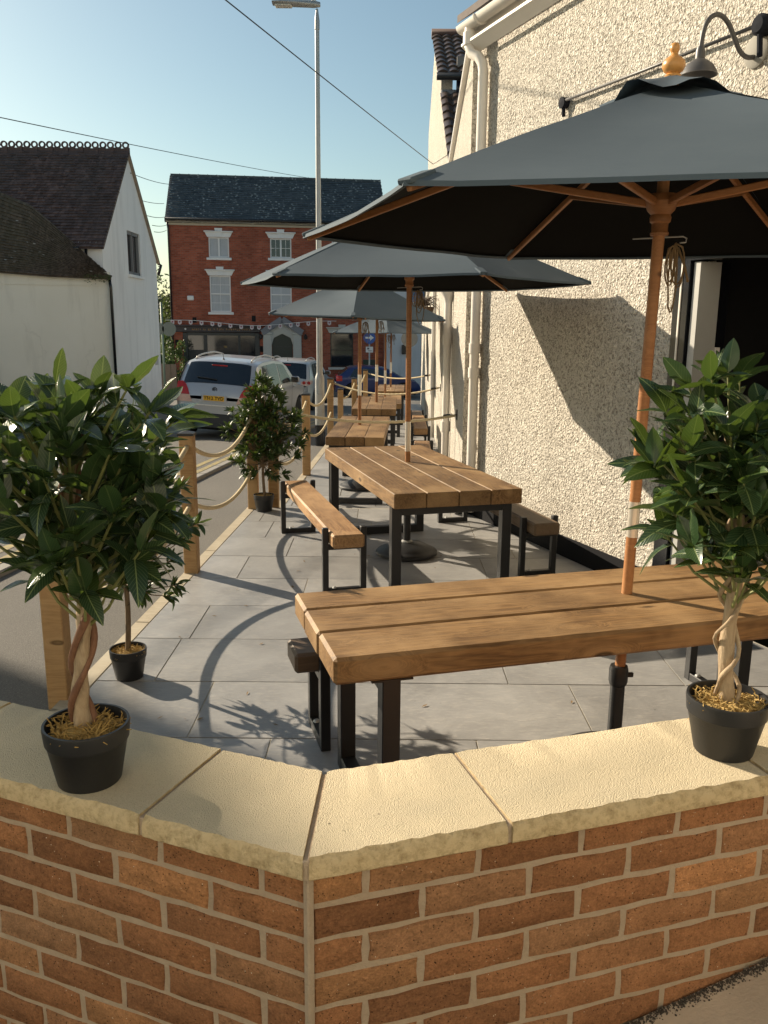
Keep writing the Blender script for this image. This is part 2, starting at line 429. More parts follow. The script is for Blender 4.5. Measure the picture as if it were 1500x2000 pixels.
# ================================================================ GROUND
def zg(y):
    P = [(-30, 1.1), (0, .30), (1.3, .22), (3, .0), (4, -.06), (8, -.23), (18, -.62), (29, -1.08), (40, -1.5), (50, -1.75), (120, -2.4), (900, -6)]
    for (a, za), (b, zb) in zip(P, P[1:]):
        if y <= b: return za+(zb-za)*(y-a)/(b-a)
    return P[-1][1]
def edge_x(y):                          # outer face of the terrace edging
    if y < 8.25: return -1.555+.0437*(y-3.8)
    if y < 14.6: return -1.18+.040*(y-8.25)
    return -.93+.105*(y-14.6)
LW_C = Vector((-.1316, 1.3613, 0))
RD = Vector((cos(.305), sin(.305), 0)); RI = Vector((-sin(.305), cos(.305), 0))
LD = Vector((-cos(.382), sin(.382), 0)); LI = Vector((sin(.382), cos(.382), 0))
mb = MB()
ys = [-30, -10, -3, 0, .7, 1.36, 1.7, 2.1, 2.6, 3.2, 4, 5, 6, 7, 8.25, 8.2501, 10, 12, 14.6, 14.6001, 17, 20, 22, 26, 32, 40, 50, 70, 120, 400, 900]
rows = []
for y in ys:
    if y < 1.36: xr = 40.0
    elif y < 3.3: xr = LW_C.x-(y-1.36)*2.43 if y < 1.9 else -1.5
    elif y <= 22: xr = edge_x(y)
    else: xr = 90.0
    if 1.36 <= y < 2.0: xr = max(-1.6, LW_C.x-(y-1.36)*2.46)
    rows.append([(x, y, zg(y)) for x in (-400, -60, -20, -8, -5, -3.4, xr-.6, xr)])
mb.grid(rows); struct('ground', mb, ASPHALT)
# right-hand outer paving against the low wall (rises to the right)
mb = MB()
def outer(u, off): return LW_C+RD*u+RI*(-off)
o0 = [[(*(outer(u, off).xy), .128+.2*(u+.1) if u < 2.5 else .64) for off in (.004, .5, 1.5, 4)] for u in (-2.5, -.6, 0, .7, 1.4, 2.2, 4)]
for r in o0:
    for j, p in enumerate(r):
        pass
mb.grid(o0); struct('pavement', mb, OUTER_PAVE)
mb = MB(); rr = random.Random(6)
for q in range(3500):
    u = rr.uniform(.35, 1.9); off = .005+abs(rr.gauss(0, .011)); sz = rr.uniform(.0012, .0036); p = outer(u, off)
    mb.box((p.x, p.y, .128+.2*(u+.1)+sz*.3), (sz, sz*rr.uniform(.6, 1.4), sz*.8), Matrix.Rotation(rr.uniform(0, 6), 3, Vector((rr.random(), rr.random(), 1)).normalized()))
tag(obj('grit', mb, plain('dark_grit', (.07,.055,.04), .95, .6, 200)), kind='stuff')
# kerb and double yellow lines along the carriageway
def kerb_x(y): return -3.05+.065*(y-6) if y < 18 else -2.27+.12*(y-18)
mb = MB()
for i in range(26):
    y0, y1 = 3.0+i*.915, 3.0+i*.915+.905
    mb.beam((kerb_x(y0), y0, zg(y0)-.02), (kerb_x(y1), y1, zg(y1)-.02), .125, .14, .012)
struct('kerb', mb, KERB)
mb = MB()
for off in (.22, .42):
    L = [];
    for k in range(30):
        y = 3+k*.8; L.append([(kerb_x(y)-off-.05, y, zg(y)+.004), (kerb_x(y)-off+.05, y, zg(y)+.004)])
    mb.grid(L)
struct('road_marking', mb, YELLOW)

# ================================================================ TERRACE
def clip(poly, a, b):                   # keep the left side of the directed line a -> b
    out = []; ax, ay = a; bx, by = b
    def d(p): return (bx-ax)*(p[1]-ay)-(by-ay)*(p[0]-ax)
    for i in range(len(poly)):
        p, q = poly[i], poly[(i+1) % len(poly)]; dp, dq = d(p), d(q)
        if dp >= 0: out.append(p)
        if dp*dq < 0:
            t = dp/(dp-dq); out.append((p[0]+(q[0]-p[0])*t, p[1]+(q[1]-p[1])*t))
    return out
def wall_x(y): return 1.634-.3939*(y-6)
LI0 = LW_C+LI*.213; RI0 = LW_C+RI*.213
def terrace_clip(poly, y0, y1):
    for a, b in (((edge_x(y0+.01)+.092, y0), (edge_x(y1-.01)+.092, y1)),): poly = clip(poly, b, a)
    return poly
mb = MB()
mb.prism([(-1.5, 3.25, -.2), (-1.45, 2.05, -.2), (-.1, 1.58, -.2), (3.2, 2.62, -.2), (3.2, 2.9, -.2), (wall_x(3.0), 3.0, -.2), (.8, 8.12, -.2), (.8, 8.25, -.2), (-1.30, 8.25, -.2), (-1.50, 3.9, -.2)], (0, 0, .1965))
terrace = struct('terrace', mb, GROUT)
row_y = [1.62+.6*k for k in range(12)]          # joints near y = 3.42, 4.02, 4.62, 5.22, 5.82, 6.42
row_x = {3: -.487, 4: .945, 5: .64, 6: -1.117, 7: -.54, 8: -1.05}
random.seed(3)
for k in range(11):
    y0, y1 = row_y[k], row_y[k+1]
    x0 = row_x.get(k+1, random.uniform(-.8, .8)); x0 -= .9*4
    for j in range(9):
        xa, xb = x0+.9*j+.004, x0+.9*(j+1)-.004; g = .004
        sh = .028*0
        P = [(xa, y0+g), (xb, y0+g), (xb, min(y1-g, 8.245)), (xa, min(y1-g, 8.245))]
        P = clip(P, (edge_x(8)+.094, 8.0), (edge_x(4)+.094, 4.0)) if P else P      # right of edging
        if len(P) >= 3: P = clip(P, (wall_x(2)-.02, 2.0), (wall_x(8)-.02, 8.0))
        if len(P) >= 3: P = clip(P, tuple((LI0).xy), tuple((LI0-LD).xy))
        if len(P) >= 3: P = clip(P, tuple((RI0).xy), tuple((RI0+RD).xy))
        if len(P) < 3: continue
        ar = abs(sum(P[i][0]*P[(i+1) % len(P)][1]-P[(i+1) % len(P)][0]*P[i][1] for i in range(len(P))))/2
        if ar < .01: continue
        mb = MB(); mb.prism([(x, y, -.02) for x, y in P], (0, 0, .02+random.uniform(-.0012, .0012)))
        obj('paving_slab', mb, SLAB, terrace)
# lower terrace beyond the rope
mb = MB()
mb.prism([(-1.14, 8.25, -.35), (.80, 8.25, -.35), (.90, 14.6, -.35), (-.85, 14.6, -.35)], (0, 0, .232))
terrace2 = struct('lower_terrace', mb, GROUT)
for k in range(11):
    y0 = 8.26+.58*k; x0 = -2.3+.41*(k % 2)
    for j in range(5):
        P = [(x0+.9*j+.005, y0+.005), (x0+.9*j+.895, y0+.005), (x0+.9*j+.895, y0+.575), (x0+.9*j+.005, y0+.575)]
        P = clip(P, (edge_x(14)+.094, 14.0), (edge_x(9)+.094, 9.0))
        if len(P) >= 3: P = clip(P, (.78, 8.0), (.88, 14.6))
        if len(P) < 3: continue
        mb = MB(); mb.prism([(x, y, -.13) for x, y in P], (0, 0, .02)); obj('paving_slab', mb, SLAB, terrace2)
mb = MB(); mb.prism([(-.93, 14.6, -.6), (.9, 14.6, -.6), (1.0, 24, -.6), (.0, 24, -.6)], (0, 0, .23))
struct('far_terrace', mb, SLAB)
mb = MB()
for (ya, yb, z) in ((3.2, 8.25, .004), (8.25, 14.6, -.106)):
    n = 3
    for i in range(n):
        y0, y1 = ya+(yb-ya)*i/n+.003, ya+(yb-ya)*(i+1)/n-.003
        mb.beam((edge_x(y0+.01)+.046, y0, z-.072), (edge_x(y1-.01)+.046, y1, z-.072), .088, .14, .004)
struct('terrace_edging', mb, W_EDGE)

# ================================================================ LOW BRICK WALL
wall = thing('low_brick_wall', 'low angled red brown brick wall with cream stone coping in front of the terrace', 'wall', LW_C)
BV = LI+RI; BV.normalize(); HC = BV.dot(RI)
def wp(side, u, off, z):
    if side == 'R': p = LW_C+RD*u+RI*off
    else: p = LW_C+LD*u+LI*off
    return Vector((p.x, p.y, z))
mb = MB()
ci = LW_C+BV*(.211/HC); co = LW_C+BV*(.0045/HC)
zt = .806
for side, L in (('R', 2.3), ('L', 1.75)):
    a = [Vector((co.x, co.y, -.1)), wp(side, L, .0045, -.1), wp(side, L, .211, -.1), Vector((ci.x, ci.y, -.1))]
    if side == 'L': a = a[::-1]
    mb.prism(a, (0, 0, zt+.1))
obj('mortar', mb, MORTAR, wall, world=True)
def brick_mesh(L, seed):
    """slightly ragged outline with a worn arris; front face at local -y"""
    rr = random.Random(seed); h = .0618/2; n = 5 if L > .15 else 3; P = []
    for k in range(n): P.append((-L/2+L*k/(n-1)*.999, -h))
    P.append((L/2, 0))
    for k in range(n): P.append((L/2-L*k/(n-1)*.999, h))
    P.append((-L/2, 0))
    P = [(x+rr.uniform(-.0022, .0022), z+rr.uniform(-.0030, .0022)) for x, z in P]
    N_ = len(P); cx = 1-.009/L; m = MB()
    front = [(x*cx, -.05+rr.uniform(-.0012, .0012), z*.90) for x, z in P]; mid = [(x, -.0455, z) for x, z in P]; back = [(x, .05, z) for x, z in P]
    m.add(front+mid+back, [tuple(range(N_))]+[(i, N_+i, N_+(i+1) % N_, (i+1) % N_) for i in range(N_)]+[(N_+i, 2*N_+i, 2*N_+(i+1) % N_, N_+(i+1) % N_) for i in range(N_)])
    return mesh('brick', m, BRICK, 55)
full = [brick_mesh(.2135, s) for s in range(6)]
cut = {}
random.seed(11)
for side, d, inn, L, first in (('R', RD, RI, 2.3, (.1036, .2167)), ('L', LD, LI, 1.75, (.095, .2082))):
    R = Matrix((d, inn if side == 'R' else -inn, Vector((0, 0, 1)))).transposed().to_4x4()
    yaw = atan2(d.y, d.x)
    for k in range(9):
        z = .7317+.0655/2-k*.0745+.0003
        u0 = .008; u1 = first[k % 2]; i = 0
        while u0 < L-.03:
            u1c = min(u1, L); ln = u1c-u0
            if abs(ln-.2135) < .004: me = random.choice(full)
            else:
                key = round(ln, 3)
                if key not in cut: cut[key] = brick_mesh(ln, len(cut)+50)
                me = cut[key]
            p = wp(side, (u0+u1c)/2, .05+random.uniform(-.0012, .0012), z)-LW_C
            obj('brick', me, None, wall, loc=(p.x, p.y, p.z), rot=(0, random.uniform(-.003, .003), (yaw if side == 'R' else yaw+pi)+random.uniform(-.003, .003)))
            u0 = u1c+.0135; u1 = u0+.2135; i += 1
# inner skin (terrace side) as plain joined brickwork
mb = MB()
for side, d, L in (('R', RD, 2.3), ('L', LD, 1.75)):
    for k in range(10):
        z = .7317+.033-k*.0745; u = .12+(.11 if k % 2 else 0)
        while u < L-.12:
            Rm = Matrix((d, (RI if side == 'R' else LI), Vector((0, 0, 1)))).transposed()
            mb.box(wp(side, u+.05, .19, z), (.215, .05, .065), Rm, .003); u += .227
o = obj('inner_brickwork', mb, BRICK, wall, world=True); o['kind'] = 'stuff'
# coping stones with ragged split front edges
def coping_stone(side, ua, ub, mitre=False):
    rr = random.Random(int(ua*1000)+(7 if side == 'R' else 3)); n = 22
    ztop, zbot, zlip = .850, .807, .846
    fr, bk = -.035, .262
    def pt(u, off):
        if mitre and u <= ua+1e-6:
            q = LW_C+BV*(off/HC); q = q+(RD if side == 'R' else LD)*.006; return q
        return wp(side, u, off, 0)
    m = MB(); T = []; Fh = []; B = []
    for i in range(n+1):
        t = i/n
        f = pt(ua, fr).lerp(pt(ub, fr), t); b = pt(ua, bk).lerp(pt(ub, bk), t); nv = (f-b).normalized()
        j1 = rr.uniform(-.005, .003); j2 = rr.uniform(-.003, .003); jb = rr.uniform(-.004, .004); zj = rr.uniform(-.0015, .0015)
        T.append([(b-nv*jb).to_tuple()[:2]+(ztop-.006,), (b+nv*(.008+jb)).to_tuple()[:2]+(ztop,), b.lerp(f, .5).to_tuple()[:2]+(ztop+.0005,), (f-nv*(.010-j1)).to_tuple()[:2]+(ztop+zj*.4,)])
        Fh.append([T[-1][3], (f-nv*(.002-j1*.6)).to_tuple()[:2]+(ztop-.009+zj,), (f+nv*j2).to_tuple()[:2]+(.83,), (f+nv*j2*.7).to_tuple()[:2]+(zbot+.004,), (f-nv*.004).to_tuple()[:2]+(zbot,)])
        B.append([Fh[-1][4], (b-nv*jb).to_tuple()[:2]+(zbot,), (b-nv*jb).to_tuple()[:2]+(ztop-.006,)])
    m.cur = 0; m.grid(T if side == 'R' else [r[::-1] for r in T]); m.cur = 1; m.grid(Fh if side == 'R' else [r[::-1] for r in Fh]); m.cur = 0; m.grid(B if side == 'R' else [r[::-1] for r in B])
    for i in (0, n):
        m.cur = 1; m.poly(T[i]+Fh[i][1:]+[B[i][1]])
    return obj('coping_stone', m, [COPING, COPING_EDGE], wall, smooth=35, world=True)
coping_stone('R', -.0, .381, True); coping_stone('R', .391, .99); coping_stone('R', 1.0, 1.6); coping_stone('R', 1.61, 2.32)
coping_stone('L', -.0, .339, True); coping_stone('L', .349, .95); coping_stone('L', .96, 1.77)
mb = MB()
for side, us in (('R', (.386, .995, 1.605)), ('L', (.344, .955))):
    for u in us:
        d = RD if side == 'R' else LD; Rm = Matrix((d, (RI if side == 'R' else LI), Vector((0, 0, 1)))).transposed()
        mb.box(wp(side, u, .1135, .826), (.0125, .285, .039), Rm, .002)
q0 = LW_C+BV*(-.029/HC); q1 = LW_C+BV*(.255/HC)
mb.beam((q0.x, q0.y, .826), (q1.x, q1.y, .826), .0135, .039, .002)
for k in range(1): mb.beam((LW_C.x, LW_C.y, -.1), (LW_C.x+.0001, LW_C.y+.0001, .806), .016, .016, .003)
obj('joint', mb, MORTAR, wall, world=True)

# ================================================================ PUB BUILDING (roughcast, right)
A = Vector((.80, 8.12, 0)); WD = Vector((.3665, -.9304, 0)); WN = Vector((-.9304, -.3665, 0))
def pw(s, off, z): p = A+WD*s+WN*off; return Vector((p.x, p.y, z))
pub = thing('pub_building', 'cream roughcast pub building with white downpipes beside the terrace', 'building', A)
TOP = 4.19; DS0, DS1, DZ = 2.80, 4.75, 2.30
def wallbox(m, s0, s1, z0, z1, o0=0.0, o1=-.3):
    m.prism([pw(s0, o0, z0), pw(s0, o1, z0), pw(s1, o1, z0), pw(s1, o0, z0)][::-1], (0, 0, z1-z0))
mb = MB(); wallbox(mb, 0, DS0, -.3, TOP); wallbox(mb, DS0, DS1, DZ, TOP); wallbox(mb, DS1, 9, -.3, TOP)
# wing running away, its verge sloping down
def wx(y): return .75+.0175*(y-8.12)
vg = [(8.13, 4.22), (10.8, 3.78), (20.7, 2.20), (21.5, 2.1), (25, 2.05)]
W = [(wx(y), y, z) for y, z in vg]+[(wx(25), 25, -1.2), (wx(8.13), 8.13, -1.2)]
mb.prism(W[::-1], (.35, 0, 0))
obj('wall', mb, PEBBLE, pub, world=True)
mb = MB()
for (y0, z0), (y1, z1) in zip(vg, vg[1:4]): mb.beam((wx(y0)+.16, y0, z0+.03), (wx(y1)+.16, y1, z1+.03), .42, .05, .008)
obj('verge', mb, WHITE_PVC, pub, world=True)
mb = MB(); wallbox(mb, .01, DS0-.01, -.1, .16, .012, -.05); wallbox(mb, DS1+.01, 8.9, -.1, .16, .012, -.05)
obj('skirting', mb, SKIRT, pub, world=True)
mb = MB()
mb.prism([(wx(8.3)-.012, 8.3, -.4), (wx(22)-.012, 22, -.9), (wx(22)-.012, 22, -.45), (wx(8.3)-.012, 8.3, .06)], (.03, 0, 0))
obj('skirting', mb, SKIRT, pub, world=True)
mb = MB()
wallbox(mb, -.06, 9, 4.17, 4.31, .052, .002); mb.prism([pw(-.06, .15, 4.165), pw(-.06, 0.053, 4.095), pw(9, .053, 4.165), pw(9, .15, 4.165)][::-1], (0, 0, .02))
obj('fascia', mb, WHITE_PVC, pub, world=True)
mb = MB()
n = 10; gut = []
for s_ in (-.1, 9):
    gut.append([pw(s_, .125+.062*cos(a), 4.33+.062*sin(a)) for a in [pi+pi*i/n for i in range(n+1)]]+[pw(s_, .125+.055*cos(a), 4.33+.055*sin(a)) for a in [2*pi-pi*i/n for i in range(n+1)]])
mb.grid(gut); mb.poly([gut[0][i] for i in range(n+1)])
for s_ in (.25, 1.6, 3.0, 4.4): mb.tube([pw(s_, .125+.066*cos(a), 4.33+.066*sin(a)) for a in [pi+pi*i/8 for i in range(9)]], .012, 6)
obj('gutter', mb, WHITE_PVC, pub, smooth=40, world=True)
mb = MB(); mb.prism([pw(-.15, .15, 4.38), pw(9, .15, 4.38), pw(9, -4, 7.0), pw(-.15, -4, 7.0)], (0, 0, .06))
obj('roof', mb, plain('brown_roof_tile', (.09,.065,.055), .8, .3), pub, world=True)
def downpipe(path, r, collars, top=None):
    m = MB(); m.tube(path, r, 14)
    for (p, h, rr) in collars: m.lathe([(r, -h/2), (rr, -h/2), (rr, h/2), (r, h/2)], p, 14, cap=False)
    if top: top(m)
    return obj('downpipe', m, WHITE_PVC, pub, smooth=40, world=True)
p0 = pw(.20, .06, 0)
dp = [(p0.x, p0.y, .05), (p0.x, p0.y, 3.92), (p0.x-.012, p0.y-.002, 3.98), pw(.15, .085, 4.04), pw(.08, .115, 4.08), pw(.05, .125, 4.14), pw(.05, .125, 4.30)]
downpipe(dp, .044, [((p0.x, p0.y, z), .09, .054) for z in (.12, 1.36, 1.58, 3.0)]+[((pw(.05, .125, 4.20)), .1, .056)])
x2, y2 = wx(10.2)-.055, 10.2
def hop(m):
    m.lathe([(.05, 0), (.055, .05), (.12, .13), (.12, .24), (.0, .24)], (x2, y2, 2.05), 14)
downpipe([(x2, y2, -.1), (x2, y2, 2.1)], .046, [((x2, y2, z), .12, .058) for z in (.6, 1.62)], hop)
mb = MB(); mb.tube([(wx(15)-.04, 15, -.3), (wx(15)-.04, 15, 2.9)], .035, 10)
obj('downpipe', mb, WHITE_PVC, pub, smooth=40, world=True)
# doorway: dark lobby, black frame, grey edge-on door leaf
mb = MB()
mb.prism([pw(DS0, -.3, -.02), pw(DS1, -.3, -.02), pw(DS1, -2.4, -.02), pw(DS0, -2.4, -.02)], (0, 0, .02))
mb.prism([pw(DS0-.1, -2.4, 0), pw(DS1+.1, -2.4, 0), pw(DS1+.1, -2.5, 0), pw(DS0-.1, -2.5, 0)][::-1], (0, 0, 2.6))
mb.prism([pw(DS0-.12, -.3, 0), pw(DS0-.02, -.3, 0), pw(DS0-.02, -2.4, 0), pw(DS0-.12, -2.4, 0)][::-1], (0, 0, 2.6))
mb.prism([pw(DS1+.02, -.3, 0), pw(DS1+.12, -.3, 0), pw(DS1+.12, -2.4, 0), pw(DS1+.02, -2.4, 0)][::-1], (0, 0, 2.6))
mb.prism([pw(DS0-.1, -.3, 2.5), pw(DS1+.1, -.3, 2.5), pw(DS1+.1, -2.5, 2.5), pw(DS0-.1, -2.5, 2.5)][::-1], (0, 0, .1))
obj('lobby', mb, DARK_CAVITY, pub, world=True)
fr = MB()
wallbox(fr, DS0-.0, DS0+.13, 0, DZ, .015, -.12); wallbox(fr, DS0+.13, DS1, DZ-.12, DZ, .014, -.12); wallbox(fr, DS1-.13, DS1, 0, DZ-.12, .015, -.12)
frame = obj('door_frame', fr, BLACK_PAINT, pub, world=True)
mb = MB(); wallbox(mb, DS0+.06, DS0+.072, 1.15, DZ-.02, .022, .012); obj('weather_strip', mb, WHITE_PVC, frame, world=True)
dl = MB(); wallbox(dl, DS0+.145, DS0+.20, 0.01, DZ-.13, -.005, -.165); leafd = obj('door', dl, plain('pale_grey_door_paint', (.42,.415,.39), .5, .05), pub, world=True)
mb = MB(); wallbox(mb, DS0+.175, DS0+.215, 1.25, 1.66, -.168, -.195); obj('handle', mb, WHITE_PVC, leafd, world=True)
mb = MB(); wallbox(mb, DS0+.001, DS0+.143, 0.01, DZ-.13, -.125, -.29); obj('side_panel', mb, BLACK_PAINT, pub, world=True)

# wall lamp, conduit, boxes
lamp = thing('wall_lamp', 'dark swan neck lamp with a conical shade fixed high on the roughcast wall', 'lamp', pw(3.27, 0, 3.12))
disc = pw(3.30, .0, 3.25)
Rw = WN.to_track_quat('Z', 'Y').to_matrix()
mb = MB(); mb.lathe([(.085, 0), (.085, .012), (.07, .02), (0, .022)], disc, 24, Rw); obj('back_plate', mb, plain('zinc', (.30,.285,.25), .8, .15, spec=.2), lamp, smooth=40, world=True)
def sw(a, z): return disc+WN*a+Vector((0, 0, z))
path = [sw(.02, -.03), sw(.07, -.035), sw(.12, -.01), sw(.165, .05), sw(.205, .105), sw(.25, .14), sw(.30, .145), sw(.345, .115), sw(.37, .06), sw(.38, -.0), sw(.382, -.04)]
fine = []
for i in range(len(path)-1):
    for t in (0, .33, .66):
        p_1 = path[max(i-1, 0)]; a_ = path[i]; b_ = path[i+1]; c_ = path[min(i+2, len(path)-1)]
        fine.append(.5*((2*a_)+(b_-p_1)*t+(2*p_1-5*a_+4*b_-c_)*t*t+(3*a_-p_1-3*b_+c_)*t**3))
fine.append(path[-1])
mb = MB(); mb.tube(fine, .013, 10); obj('swan_neck', mb, LAMP_METAL, lamp, smooth=True, world=True)
mb = MB(); mb.lathe([(.018, .02), (.024, .0), (.026, -.04), (.045, -.05), (.07, -.07), (.09, -.10), (.098, -.12), (.094, -.12), (.06, -.075), (.02, -.05)], path[-1], 24)
obj('lamp_shade', mb, LAMP_METAL, lamp, smooth=40, world=True)
mb = MB(); mb.lathe([(.05, 0), (.055, .02), (.055, .06), (.04, .075), (0, .078)], pw(3.36, .0, 3.36), 18, Rw); mb.tube([pw(3.36, .05, 3.33), pw(3.38, .055, 3.2)], .016, 8)
mc = MB(); mc.lathe([(.038, 0), (.04, .05), (0, .055)], pw(1.44, 0, 3.395), 16, Rw); mc.tube([pw(1.44, .03, 3.38), pw(1.45, .03, 3.3)], .014, 8)
cable = thing('wall_conduit', 'dark electrical conduit running along the roughcast wall between two round boxes', 'conduit', pw(2.4, 0, 3.4))
RUBBER = plain('black_rubber', (.014,.016,.022), .85, spec=.12); obj('junction_box', mb, RUBBER, cable, smooth=40, world=True); obj('junction_box', mc, RUBBER, cable, smooth=40, world=True)
mb = MB(); mb.tube([pw(1.46, .035, 3.405), pw(2.4, .03, 3.385), pw(3.32, .035, 3.37)], .011, 8); obj('pipe', mb, LAMP_METAL, cable, smooth=True, world=True)

# ================================================================ TABLES AND BENCHES
def frame_u(m, p, dirx, w, z0, z1, t, top=True):
    """U or box frame standing across dirx-normal: p = centre on the floor, dirx = unit vector along its width"""
    h = w/2
    a = p-dirx*h; b = p+dirx*h
    for q in (a+dirx*t/2, b-dirx*t/2): m.beam((q.x, q.y, z0), (q.x, q.y, z1), t, t, .003, up=dirx)
    m.beam(a+dirx*t+Vector((0, 0, z0+t/2)), b-dirx*t+Vector((0, 0, z0+t/2)), t*.98, t*.98, .003)
    if top: m.beam(a+dirx*t+Vector((0, 0, z1-t/2)), b-dirx*t+Vector((0, 0, z1-t/2)), t*.98, t*.98, .003)
def table(label, corner, ang, L, widths, ztop, z0, thick=.095, leg=.065, inset=(.2, .2), bev=.0045, gap=.005, hidden=False):
    """corner = one top corner; length runs along (cos ang, sin ang); planks stack towards the left normal"""
    d = Vector((cos(ang), sin(ang), 0)); nl = Vector((-sin(ang), cos(ang), 0))
    c = Vector((corner[0], corner[1], z0)); W = sum(widths)
    cen = c+d*L/2+nl*W/2
    t = thing('picnic_table', label, 'table', cen, ang, 'chunky plank tables on the terrace')
    y = -W/2
    for w in widths:
        m = MB(); m.box((0, 0, 0), (L+random.uniform(-.006, .006), w-gap, thick), None, bev)
        obj('plank', m, W_TABLE, t, loc=(random.uniform(-.003, .003), y+w/2, ztop-z0-thick/2)); y += w
    for sx, ins in ((-1, inset[0]), (1, inset[1])):
        m = MB(); frame_u(m, Vector((sx*(L/2-ins), 0, 0)), Vector((0, 1, 0)), W-.04, 0, ztop-z0-thick-.001, leg)
        for sy in (-1, 1): m.box((sx*(L/2-ins)-sx*.03*0, sy*(W/2-.06), ztop-z0-thick-.004), (.14, .1, .006))
        obj('leg_frame', m, BLACK_METAL, t)
    return t
def bench(label, corner, ang, L, W, ztop, z0, wood_m=W_BENCH, thick=.09, leg=.04, inset=(.14, .14)):
    d = Vector((cos(ang), sin(ang), 0)); nl = Vector((-sin(ang), cos(ang), 0))
    cen = Vector((corner[0], corner[1], z0))+d*L/2+nl*W/2
    t = thing('bench', label, 'bench', cen, ang, 'single plank benches on the terrace')
    m = MB(); m.box((0, 0, 0), (L, W, thick), None, .012); obj('seat', m, wood_m, t, loc=(0, 0, ztop-z0-thick/2))
    for sx, ins in ((-1, inset[0]), (1, inset[1])):
        m = MB(); x = sx*(L/2-ins)
        for sy in (-1, 1): m.beam((x, sy*(W/2+leg/2+.003), 0), (x, sy*(W/2+leg/2+.003), ztop-z0+.022), leg, leg, .003, up=(0, 1, 0))
        m.beam((x, -W/2-.003, leg/2), (x, W/2+.003, leg/2), leg*.98, leg*.98, .003)
        m.beam((x, -W/2-.003, ztop-z0-thick-.02), (x, W/2+.003, ztop-z0-thick-.02), leg*.9, .036, .003)
        f = obj('leg_frame', m, BLACK_METAL, t)
        m = MB(); m.lathe([(.0, .012), (.011, .009), (.016, 0)], (x, W/2-.04, leg), 10); obj('foot_bolt', m, GREY_METAL, f)
    return t
Y2 = radians(90+15.78)
T1 = table('nearest plank table, three wide planks with the parasol pole through it', (-.156, 2.491), radians(16.0), 2.28, (.25, .245, .212), .75, 0, .092, .062, (.2, .2), bev=.011)
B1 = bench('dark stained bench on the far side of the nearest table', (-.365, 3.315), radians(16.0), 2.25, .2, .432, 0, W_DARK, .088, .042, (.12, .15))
T2 = table('four plank table between two benches in front of the roughcast wall', (.061+.873*cos(-.2754), 5.659+.873*sin(-.2754)), Y2, 2.12, (.218, .218, .218, .218), .747, 0, .097, .066, (.14, .14))
B2 = bench('sunlit pale brown bench on the road side of the four plank table', (-.123, 5.40), Y2, 2.06, .215, .437, 0)
B3 = bench('brown bench against the roughcast wall beside the four plank table', (1.255, 5.86), Y2, 2.06, .2, .42, 0, wood('dark_brown_bench_wood', (.075,.048,.027), (.15,.098,.056), (.19,.13,.08)))  # darker brown mix used on this bench only
Z2 = -.11; R3 = radians(90-1.9)
T3 = table('three plank table with rounded corners just beyond the first cross rope', (-.004, 8.79), R3, 2.12, (.206, .206, .206), .637, Z2, .09, .06)
T4 = table('three plank table farther along, in full sun beyond the second pole', (.158, 11.9), radians(90-1.0), 2.15, (.21, .21, .21), .635, Z2, .09, .06)
B4 = bench('bench beside the third table on the wall side', (.52, 9.0), R3, 1.9, .2, .33, Z2)
B5 = bench('bench beside the fourth table on the wall side', (.62, 12.2), radians(90-1.0), 1.9, .2, .33, Z2)
T5 = table('shaded plank table past the step, mostly hidden by the fourth table', (.30, 15.4), radians(90-1.0), 2.1, (.21, .21, .21), .40, -.37, .09, .06)
T6 = table('farthest plank table, grey in the shade near the blue car', (.42, 18.6), radians(90-1.5), 2.3, (.21, .21, .21), .385, -.37, .09, .06)
B6 = bench('far bench in the shade beside the wing wall', (.72, 15.6), radians(90-1.0), 1.9, .2, .08, -.37, W_DARK)

